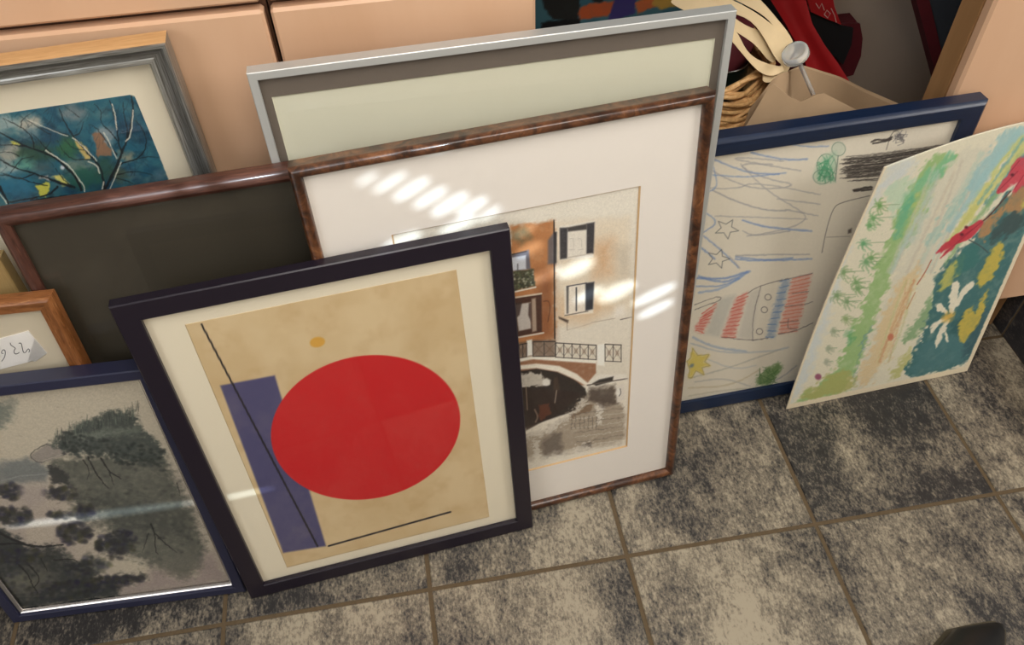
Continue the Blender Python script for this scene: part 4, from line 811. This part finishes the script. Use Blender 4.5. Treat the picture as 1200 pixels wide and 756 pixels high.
t = NT('clear_glass'); t.set(Roughness=.12, IOR=1.45, Transmission_Weight=.72, Base_Color=(.95, .97, .97, 1)); M['clear'] = t.m
# painted canvas at the back
def canvas():
    c0 = at(634, 40, .62); c1 = at(850, 40, .62); zb = .0; zt = .86; ln = .09
    x0, x1 = -.74, c1[0]+.02; e = thing('abstract_canvas', 'colourful abstract canvas in black, orange, blue and ochre behind the aluminium frame', 'painting', loc=((x0+x1)/2, .62, 0))
    mb = MB(); mb.box(-(x1-x0)/2, (x1-x0)/2, 0, .02, 0, zt, 0, .002); mb.build('stretcher', M['mat_cream'], e)
    LX, LZ = np.meshgrid(np.linspace(-(x1-x0)/2, (x1-x0)/2, 150), np.linspace(.3, zt, 240)); G = np.stack([LX, np.full_like(LX, -.0006), LZ], -1)
    X, Y = proj(G+np.array(e.location)); p = Paint(X, Y, LX, LZ, (70, 116, 128)); p.frame(.1, 600, 0)
    p.wash((40, 90, 110), .5, (40, 40))
    Q = lambda P, c: p.poly(P, c, 1, soft=1, rough=1, mottle=.1)
    Q([(330, -100), (800, -100), (790, 100), (770, 230), (620, 240), (470, 220), (380, 90)], (34, 34, 32)); Q([(340, 260), (800, 220), (800, 700), (340, 700)], (12, 12, 14))
    Q([(800, 90), (900, 50), (1200, 10), (1170, 120), (1120, 190), (800, 230), (770, 170)], (196, 92, 48)); Q([(1190, 20), (1250, -60), (1450, -60), (1440, 160), (1120, 260)], (62, 52, 118)); Q([(1440, 30), (1700, -100), (1680, 80), (1480, 170)], (200, 104, 56)); Q([(1660, -80), (2000, -80), (1990, 60), (1740, 110), (1650, 60)], (196, 156, 70)); Q([(920, -100), (1100, -100), (1060, 30), (960, 30)], (28, 28, 28)); Q([(1900, -60), (2600, -60), (2600, 200), (1960, 60)], (120, 96, 56)); Q([(1100, 250), (2600, 60), (2600, 700), (1100, 700)], (60, 50, 46))
    sheet_mesh('painted_face', G, p.C, e, M['paint'])
canvas()
# tall wicker basket
bc = at(852, 92, .47); br = .112; bz = at(905, 118, .44)[2]
bc = np.array([-.474, .476, 0]); bz = .580
def basket():
    e = thing('wicker_basket', 'tall round wicker basket stuffed with tins, beside the aluminium frame corner', 'basket', loc=tuple(bc))
    mb = MB(); N = 40
    ring = lambda r, z: [(r*math.cos(2*math.pi*k/N), r*math.sin(2*math.pi*k/N), z) for k in range(N)]
    mb.loft([ring(br*.8, 0), ring(br*.9, .3), ring(br*.93, bz-.01), ring(br*.86, bz-.01), ring(br*.8, .3), ring(br*.72, .012)], 0, True, (True, True)); mb.build('inner_wall', M['cane'], e, True)
    mb = MB()
    for i in range(30):
        z = bz-.004-i*.0082; r = br*(.955-.0006*i)
        for s in (0, 1):
            pts = []
            for k in range(49):
                a = 2*math.pi*k/48; pts.append((r*math.cos(a)*(1+.016*math.sin(12*a+s*math.pi+i*math.pi)), r*math.sin(a)*(1+.016*math.sin(12*a+s*math.pi+i*math.pi)), z+s*.003+.004*math.sin(a*3+i*.5)))
            mb.tube(pts, .0034, 5)
    mb.build('woven_canes', M['cane'], e, True)
    mb = MB(); rr = random.Random(2)
    for i in range(20):
        pts = []; ph = rr.uniform(0, 6); dr = rr.uniform(-.004, .004)-.0012*i+.006; dz = -.022+.0036*i
        for k in range(65):
            a = 2*math.pi*k/64; q = br+dr+.004*math.sin(5*a+ph); pts.append((q*math.cos(a), q*math.sin(a), bz+dz+.006*math.cos(5*a+ph)))
        mb.tube(pts, .0036, 6)
    mb.build('twisted_rim', M['cane'], e, True)
basket()
def revolve(mb, prof, N=32, mi=0, axis=None):
    rings = [[(r*math.cos(2*math.pi*k/N), r*math.sin(2*math.pi*k/N), z) for k in range(N)] for r, z in prof]; mb.loft(rings, mi)
tinz = .583
e = thing('green_tin', 'dark green tin with a thin steel rim inside the wicker basket', 'tin', loc=(-.432, .503, .013))
mb = MB(); revolve(mb, [(.040, 0), (.044, .004), (.046, tinz-.02), (.046, tinz), (.043, tinz), (.043, tinz-.03), (.0, tinz-.03)]); mb.build('body', M['green_tin'], e, 40)
mb = MB(); mb.tube([(.0455*math.cos(a), .0455*math.sin(a), tinz+.001) for a in np.linspace(0, 2*math.pi, 40)], .0018, 6); mb.build('rim', M['steel'], e, True)
mb = MB()
rings = []
for k, (r, z) in enumerate(((.034, 0), (.041, .028), (.043, .06), (.036, .09), (.010, .10))): rings.append([(r*math.cos(a)*(1+.12*math.sin(3*a+k)), r*math.sin(a)*(1+.12*math.cos(4*a+k)), z+.006*math.sin(2*a)) for a in np.linspace(0, 2*math.pi, 29)[:-1]])
mb.loft(rings); o = mb.build('maroon_cloth', M['maroon'], None, True); o.location = (-.430, .503, .013+tinz-.029); tag(o, 'bunched maroon cloth stuffed in the green tin', 'cloth')
# kraft bag with a crumpled mouth
def bag(name, label, front, back, mat, yf, crumple=.006, seed=1, cat='bag'):
    rr = random.Random(seed); A = [at(*q, yf) for q in front]; B = [at(*q) for q in back][::-1]
    def resample(P, n):
        P = np.array(P); L = np.r_[0, np.cumsum(np.linalg.norm(np.diff(P, axis=0), axis=1))]; t = np.linspace(0, L[-1], n); return [np.array([np.interp(u, L, P[:, i]) for i in range(3)]) for u in t]
    ring = resample(A, 26)+resample(B, 26); n = len(ring); ctr = sum(ring)/n; rings = []
    for s in np.linspace(0, 1, 12):
        rr_ = []
        for k, q in enumerate(ring):
            z = q[2]*(1-s); j = crumple*math.sin(k*1.9+s*17)*math.sin(math.pi*min(1, s*1.05))+rr.uniform(-1, 1)*crumple*.35*(0 < s < 1)
            rr_.append((q[0]+j*.6, q[1]+j*(1 if k >= 26 else -.4), max(0, z)))
        rings.append(rr_)
    ins = [(q[0]+(ctr[0]-q[0])*.03, q[1]+(ctr[1]-q[1])*.08, q[2]-.0015) for q in ring]; low = [(ctr[0]+(q[0]-ctr[0])*.9, ctr[1]+(q[1]-ctr[1])*.85, max(.1, q[2]-.13)) for q in ring]
    e = thing(name, label, cat, loc=(ctr[0], ctr[1], 0)); mb = MB(); mb.loft([low, ins]+rings, 0, True, (True, True)); own(mb, 'body', mat, e, smooth=50); return e
bag('kraft_paper_bag', 'crumpled brown paper bag just behind the navy frame', [(870, 154), (886, 128), (904, 97), (915, 105), (925, 114), (940, 120), (951, 113), (963, 108), (985, 119), (1008, 131), (1040, 128)], [(878, 128, .348), (908, 90, .355), (940, 76, .42), (985, 90, .44), (1015, 105, .45), (1062, 125, .45)], M['kraft'], .335, .004, 3)
# red carrier bag: strap falling forward, dark mouth, printed back panel
def redbag():
    e = thing('red_carrier_bag', 'red fabric carrier bag with a dark open mouth at the back of the bay', 'bag', loc=(at(960, 40, .60)[0], .60, 0))
    mb = MB()
    L = [(903, 0), (920, 27), (938, 60), (952, 96), (970, 113)]; Rr = [(944, -2), (952, 28), (966, 52), (982, 74), (996, 96)]; Ys = [.57, .56, .545, .53, .512]
    def strip(dy): return [[at(*((np.array(l)*(1-u)+np.array(r)*u)), y+.006*math.sin(u*5)+dy) for u in np.linspace(0, 1, 7)] for l, r, y in zip(L, Rr, Ys)]
    A, B = strip(0), strip(.003); mb.loft([a+b[::-1] for a, b in zip(A, B)], 0, True, (True, True)); own(mb, 'strap', M['red'], e, smooth=60)
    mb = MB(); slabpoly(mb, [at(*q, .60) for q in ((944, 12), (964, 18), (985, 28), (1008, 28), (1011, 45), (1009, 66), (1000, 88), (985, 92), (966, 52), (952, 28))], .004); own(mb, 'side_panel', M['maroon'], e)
    mb = MB(); slabpoly(mb, [at(*q, .595) for q in ((944, 12), (965, 19), (986, 30), (1000, 33), (998, 52), (988, 76), (968, 56), (953, 28))], .003); own(mb, 'mouth_shade', M['black'], e)  # black sheet painted in for the shade inside the bag mouth
    mb = MB(); slabpoly(mb, [at(*q, .588) for q in ((942, -14), (974, -14), (978, 8), (986, 29), (966, 21), (950, 14))], .003); pn = own(mb, 'printed_panel', M['red'], e)
    mb = MB()
    for P in ([(956, 4), (960, 10), (963, 4), (966, 12)], [(966, 17), (969, 12), (973, 16), (970, 21), (966, 17)], [(974, 10), (978, 18), (980, 26)]): mb.tube([at(*q, .5865) for q in P], .0007, 5)
    o = np.array(e.location); mb.v = [tuple(np.array(v)-o) for v in mb.v]; mb.build('white_print', M['white_print'], pn)
    mb = MB(); slabpoly(mb, [at(*q, .508) for q in ((957, 92), (963, 86), (972, 98), (978, 92), (980, 100), (968, 110), (962, 104))], .002); own(mb, 'tan_print', M['cane'], e)
    x = e.location.x
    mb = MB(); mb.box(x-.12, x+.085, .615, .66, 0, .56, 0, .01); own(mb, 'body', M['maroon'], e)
redbag()
bk_ = thing('dark_gap_fill', 'added black shape standing for the dark gap behind the red strap', 'bag', loc=(at(905, 20, .66)[0]-.02, .70, 0))  # added black shape that keeps the gap behind the strap dark
mb = MB(); N = 24
mb.loft([[(r*math.cos(a)*1.0, s*math.sin(a), z+.01*math.sin(3*a)*(z > .3)) for a in np.linspace(0, 2*math.pi, N+1)[:-1]] for r, s, z in ((.10, .03, 0), (.11, .035, .2), (.105, .03, .5), (.10, .022, .68), (.085, .012, .77))]); mb.build('body', M['black'], bk_, True)
mb = MB(); mb.tube([(.06*math.cos(a), 0, .765+.07*math.sin(a)) for a in np.linspace(0, math.pi, 16)], .006, 8); mb.build('handle', M['black'], bk_, True)
# large taupe paper sack and slate bag with maroon binding
e = thing('taupe_paper_sack', 'large plain grey-brown paper sack standing at the back of the bay', 'bag', loc=(at(1030, 60, .66)[0], .70, 0)); x = e.location.x
mb = MB(); mb.box(-.13, .155, -.03, .06, 0, .76, 0, .012); mb.build('body', M['taupe'], e)
mb = MB(); mb.box(-.13, .155, -.036, -.031, .64, .76, 0, .002); mb.build('folded_top', M['taupe'], e)
e = thing('slate_bag', 'dark slate bag with a maroon bound edge against the end cabinet', 'bag', loc=(at(1120, 30, .56)[0], .56, 0))
mb = MB(); slabpoly(mb, [at(1081, -30, .55), at(1230, -30, .55), np.array([.42, .55, .003]), np.array([.325, .55, .003]), at(1110, 96, .55)], .02); own(mb, 'panel', M['slate'], e)
mb = MB(); slabpoly(mb, [at(1066, -30, .546), at(1082, -30, .546), at(1111, 92, .546), np.array([.335, .546, .002]), np.array([.315, .546, .002]), at(1100, 100, .546)], .026); own(mb, 'bound_edge', M['maroon'], e)
mb = MB()
for P in ([(1126, 4), (1132, 8), (1126, 12)], [(1130, 12), (1136, 9)]): mb.tube([at(*q, .5485) for q in P], .0016, 6)
own(mb, 'black_print', M['black'], e)
# looping cream paper handles over the basket
def ribbon(mb, pts, w, mi=0):
    """band standing on edge along a path of (px, py, Y, half width in metres)"""
    P = np.array([at(q[0], q[1], q[2]) for q in pts]); 
    for _ in range(2): P = np.vstack([P[:1], np.stack([.75*P[:-1]+.25*P[1:], .25*P[:-1]+.75*P[1:]], 1).reshape(-1, 3), P[-1:]])
    n = len(P); rings = []
    for i in range(n):
        t = P[min(i+1, n-1)]-P[max(i-1, 0)]; t /= np.linalg.norm(t)+1e-9; v = CAM-P[i]; v /= np.linalg.norm(v)
        s = np.cross(t, v)*.8+np.cross(t, np.array([.35, -.55, .75]))*.35; s /= np.linalg.norm(s)+1e-9; k = np.cross(s, t); h = w*(.75+.25*math.sin(i*.5))
        rings.append([P[i]+s*h+k*.0007, P[i]-s*h+k*.0007, P[i]-s*h-k*.0007, P[i]+s*h-k*.0007])
    mb.loft(rings, mi)
e = thing('paper_ribbon_handles', 'looped cream paper ribbon handles hanging over the wicker basket', 'ribbon', loc=tuple(at(880, 50, .40)))
for pts, w in (([(800, -14, .47), (845, 4, .44), (880, 16, .42), (906, 42, .40), (920, 66, .39), (922, 78, .385), (912, 86, .385), (894, 86, .385)], .0125),
               ([(790, -6, .46), (838, 14, .43), (868, 34, .415), (896, 48, .405), (912, 66, .40)], .0135),
               ([(842, 24, .40), (860, 42, .39), (874, 64, .385), (890, 78, .382), (906, 84, .382), (918, 80, .383)], .0075),
               ([(850, -16, .46), (884, 2, .43), (908, 24, .41), (922, 48, .40), (924, 70, .392)], .0095)):
    mb = MB(); ribbon(mb, pts, w); own(mb, 'ribbon', M['ribbon'], e, smooth=35)
# upturned stemmed glass
g0, g1 = at(932, 63, .375), at(958, 122, .385)
ax = (g1-g0); ln_ = np.linalg.norm(ax); ax /= ln_
qt = Vector((0, 0, 1)).rotation_difference(Vector(ax))
e = thing('stemmed_glass', 'clear stemmed glass tipped upside down into the brown paper bag', 'glass', mw=Matrix.Translation(Vector(g0)) @ qt.to_matrix().to_4x4())
mb = MB(); revolve(mb, [(.0, -.003), (.012, -.003), (.014, -.005), (.0175, -.005), (.0185, -.002), (.0185, .005), (.012, .008), (.006, .012), (0.0, .012)]); mb.build('foot', M['clear'], e, True)
mb = MB(); revolve(mb, [(0, .0122), (.0055, .0124), (.0034, .02), (.0032, .06), (.0036, .108), (0, .1085)]); mb.build('stem', M['clear'], e, True)
mb = MB(); revolve(mb, [(0, .109), (.004, .1092), (.014, .125), (.020, .15), (.020, .18), (.0187, .18), (.0187, .15), (.013, .127), (0.0, .114)]); mb.build('bowl', M['clear'], e, True)

# ------------------------------------------------------------------ black shoe poking in at the bottom right
M['leather'] = plain('black_leather', (24, 25, 26), .38, .2, 60, bump=.05); M['sole'] = plain('shoe_sole', (70, 62, 44), .7)
tip = on_plane(1177, 729, (0, 0, .03), np.array([0, 0, 1.]))
ang = R(-62)
e = thing('black_shoe', 'black leather shoe whose toe just enters the bottom right corner', 'shoe', mw=Matrix.Translation(Vector((tip[0], tip[1], 0))) @ Matrix.Rotation(ang, 4, 'Z'))
def shoe_rings(zs, grow=0):
    st = [(0, .005, .010), (-.008, .011, .016), (-.03, .023, .026), (-.07, .043, .044), (-.12, .041, .062), (-.17, .036, .078), (-.22, .034, .085), (-.255, .030, .088), (-.272, .018, .08)]
    return st
mb = MB(); rings = []
for y, hw, h in shoe_rings(0):
    rings.append([(hw*math.cos(a)*(1 if math.sin(a) < 0 else .92), y, .012+max(0, h*(.5+.5*math.sin(a)))) for a in np.linspace(-math.pi/2, 1.5*math.pi, 21)[:-1]])
mb.loft(rings); mb.build('upper', M['leather'], e, True)
mb = MB()
ol = [(st[1]+.004, st[0]+.003) for st in shoe_rings(0)]; ol = ol+[(-a, b) for a, b in ol[::-1]]
n = len(ol); mb.add([(a, b, z) for z in (0, .0115) for a, b in ol], [tuple(range(n)), tuple(range(2*n-1, n-1, -1))]+[(i, (i+1) % n, n+(i+1) % n, n+i) for i in range(n)]); mb.build('sole', M['sole'], e)

# ------------------------------------------------------------------ light: overcast room light, big soft lamps and sun through an added screen cut to shape its patches
w = bpy.data.worlds.new('World'); SC.world = w; w.use_nodes = True
w.node_tree.nodes['Background'].inputs[0].default_value = (*lin((255, 245, 234)), 1); w.node_tree.nodes['Background'].inputs[1].default_value = .20
def area(name, loc, target, size, power, color, sy=None):
    l = bpy.data.lights.new(name, 'AREA'); l.energy = power; l.size = size; l.color = color
    if sy: l.shape = 'RECTANGLE'; l.size_y = sy
    o = bpy.data.objects.new(name, l); COL.objects.link(o); o.location = loc; o.rotation_euler = (Vector(target)-Vector(loc)).to_track_quat('-Z', 'Y').to_euler(); return o
area('window_light', (1.5, -.9, 1.85), (-.5, .25, .35), .8, 28, (1, .95, .89), .8)
area('overhead_fill', (-.7, -.5, 2.0), (-.7, .1, .2), .9, 19, (1, .95, .88))  # added overhead lamp, makes brightness fall off towards the floor
area('left_fill', (-2.4, -1.5, 1.7), (-1.2, .2, .3), 1.0, 14, (.95, .97, 1))  # added cool fill from the left, brightens the tree picture
SD = np.array([.22, .74, -.62]); SD /= np.linalg.norm(SD)
sl_ = bpy.data.lights.new('sun', 'SUN'); sl_.energy = 5.0; sl_.angle = R(.24); sl_.color = (.74, .89, 1); so = bpy.data.objects.new('sun', sl_); COL.objects.link(so); so.rotation_euler = Vector(SD).to_track_quat('-Z', 'Y').to_euler()
WY = -2.2
def hole(cx, cy, rx, ry, rot, P, y, top=False):
    c, s = math.cos(R(rot)), math.sin(R(rot)); out = []
    for t in np.linspace(0, 2*math.pi, 17)[:-1]:
        px, py = cx+rx*math.cos(t)*c-ry*math.sin(t)*s, cy+rx*math.cos(t)*s+ry*math.sin(t)*c
        w_ = on_plane(px, py, P.world(0, 0, P.h-.002), np.array(P.m.to_3x3() @ Vector((0, 0, 1)))) if top else on_plane(px, py, P.world(0, y, 0), P.n); k = (WY-w_[1])/SD[1]; q = w_+SD*k; out.append((q[0], q[2]))
    return out
H = []
for cx, cy, rx, ry in ((430, 209, 16, 3.5), (457, 213, 25, 4.5), (482, 221, 26, 6.2), (504, 231, 24, 5.6), (527, 239, 26, 6.8), (553, 242, 22, 5.8), (573, 250, 17, 4.2)): H.append(hole(cx, cy, rx, ry, -31, P2, y2))
for cx, cy, rx, ry in ((470, 283, 26, 7), (536, 264, 26, 6), (620, 292, 18, 6), (640, 322, 20, 6.5), (676, 314, 24, 8), (722, 342, 26, 8.5), (766, 345, 30, 5), (768, 362, 24, 4.5), (690, 345, 20, 5), (615, 270, 14, 5), (812, 330, 7, 3)): H.append(hole(cx, cy, rx, ry, -26, P2, y2))
for cx, cy, rx, ry in ((372, 188, 34, 8), (446, 178, 22, 7), (503, 170, 22, 7)): H.append(hole(cx, cy, rx, ry, -8, P2, 0, True))
for cx, cy, rx, ry in ((292, 206, 34, 10), (225, 218, 12, 7), (160, 228, 42, 9)): H.append(hole(cx, cy, rx, ry, -8, P4, 0, True))
H.append(hole(118, 603, 118, 4.2, -7.5, P5, -.013)); H.append(hole(290, 578, 34, 2.2, -12, P1, -.013))
H.append(hole(528, 402, 0.1, 0.1, 0, P1, 0)) if False else None
H = [h for h in H if h]
def union_rows(H):
    # keep only openings that do not run into one another
    keep = []
    for h in H:
        a = np.array(h); bb = (a[:, 0].min(), a[:, 0].max(), a[:, 1].min(), a[:, 1].max())
        keep.append((h, bb))
    return [h for h, _ in keep]
def inside(p, poly):
    r = False
    for i in range(len(poly)):
        (x1, y1), (x2, y2) = poly[i], poly[i-1]
        if (y1 > p[1]) != (y2 > p[1]) and p[0] < (x2-x1)*(p[1]-y1)/(y2-y1)+x1: r = not r
    return r
good = []
for h in H:
    if not any(any(inside(q, g) for q in h) or any(inside(q, h) for q in g) for g in good): good.append(h)
    else: print('merged opening', h[0])
bm = bmesh.new(); edges = []
hx = [q[0] for h in good for q in h]; hz = [q[1] for h in good for q in h]
wx0, wx1, wz0, wz1 = min(hx)-.1, max(hx)+.1, min(hz)-.1, max(hz)+.1
for loop in [[(wx0, wz0), (wx1, wz0), (wx1, wz1), (wx0, wz1)]]+good:
    vs = [bm.verts.new((a, WY, b)) for a, b in loop]; edges += [bm.edges.new((vs[i], vs[(i+1) % len(vs)])) for i in range(len(vs))]
bmesh.ops.triangle_fill(bm, use_beauty=True, use_dissolve=False, edges=edges)
bmesh.ops.recalc_face_normals(bm, faces=bm.faces)
g = bmesh.ops.extrude_face_region(bm, geom=bm.faces[:]); bmesh.ops.translate(bm, vec=(0, -.002, 0), verts=[v for v in g['geom'] if isinstance(v, bmesh.types.BMVert)])
me = bpy.data.meshes.new('sun_patch_screen'); bm.to_mesh(me); bm.free(); me.materials.append(plain('patch_screen_board', (214, 204, 186), .8)); o = bpy.data.objects.new('sun_patch_screen', me); COL.objects.link(o); o['kind'] = 'structure'  # added unseen panel, its openings shaped to throw the sun patches
mb = MB()
for a in ((-4.2, wx0, 0, 3.6), (wx1, 2.2, 0, 3.6), (wx0, wx1, 0, wz0), (wx0, wx1, wz1, 3.6)): mb.box(a[0], a[1], WY-.03, WY, a[2], a[3])
mb.build('wall_front', M['wall'])['kind'] = 'structure'

vs_ = SC.view_settings; vs_.view_transform = 'Standard'; vs_.look = 'None'; vs_.exposure = 0.0; vs_.gamma = 1.0; vs_.use_curve_mapping = False
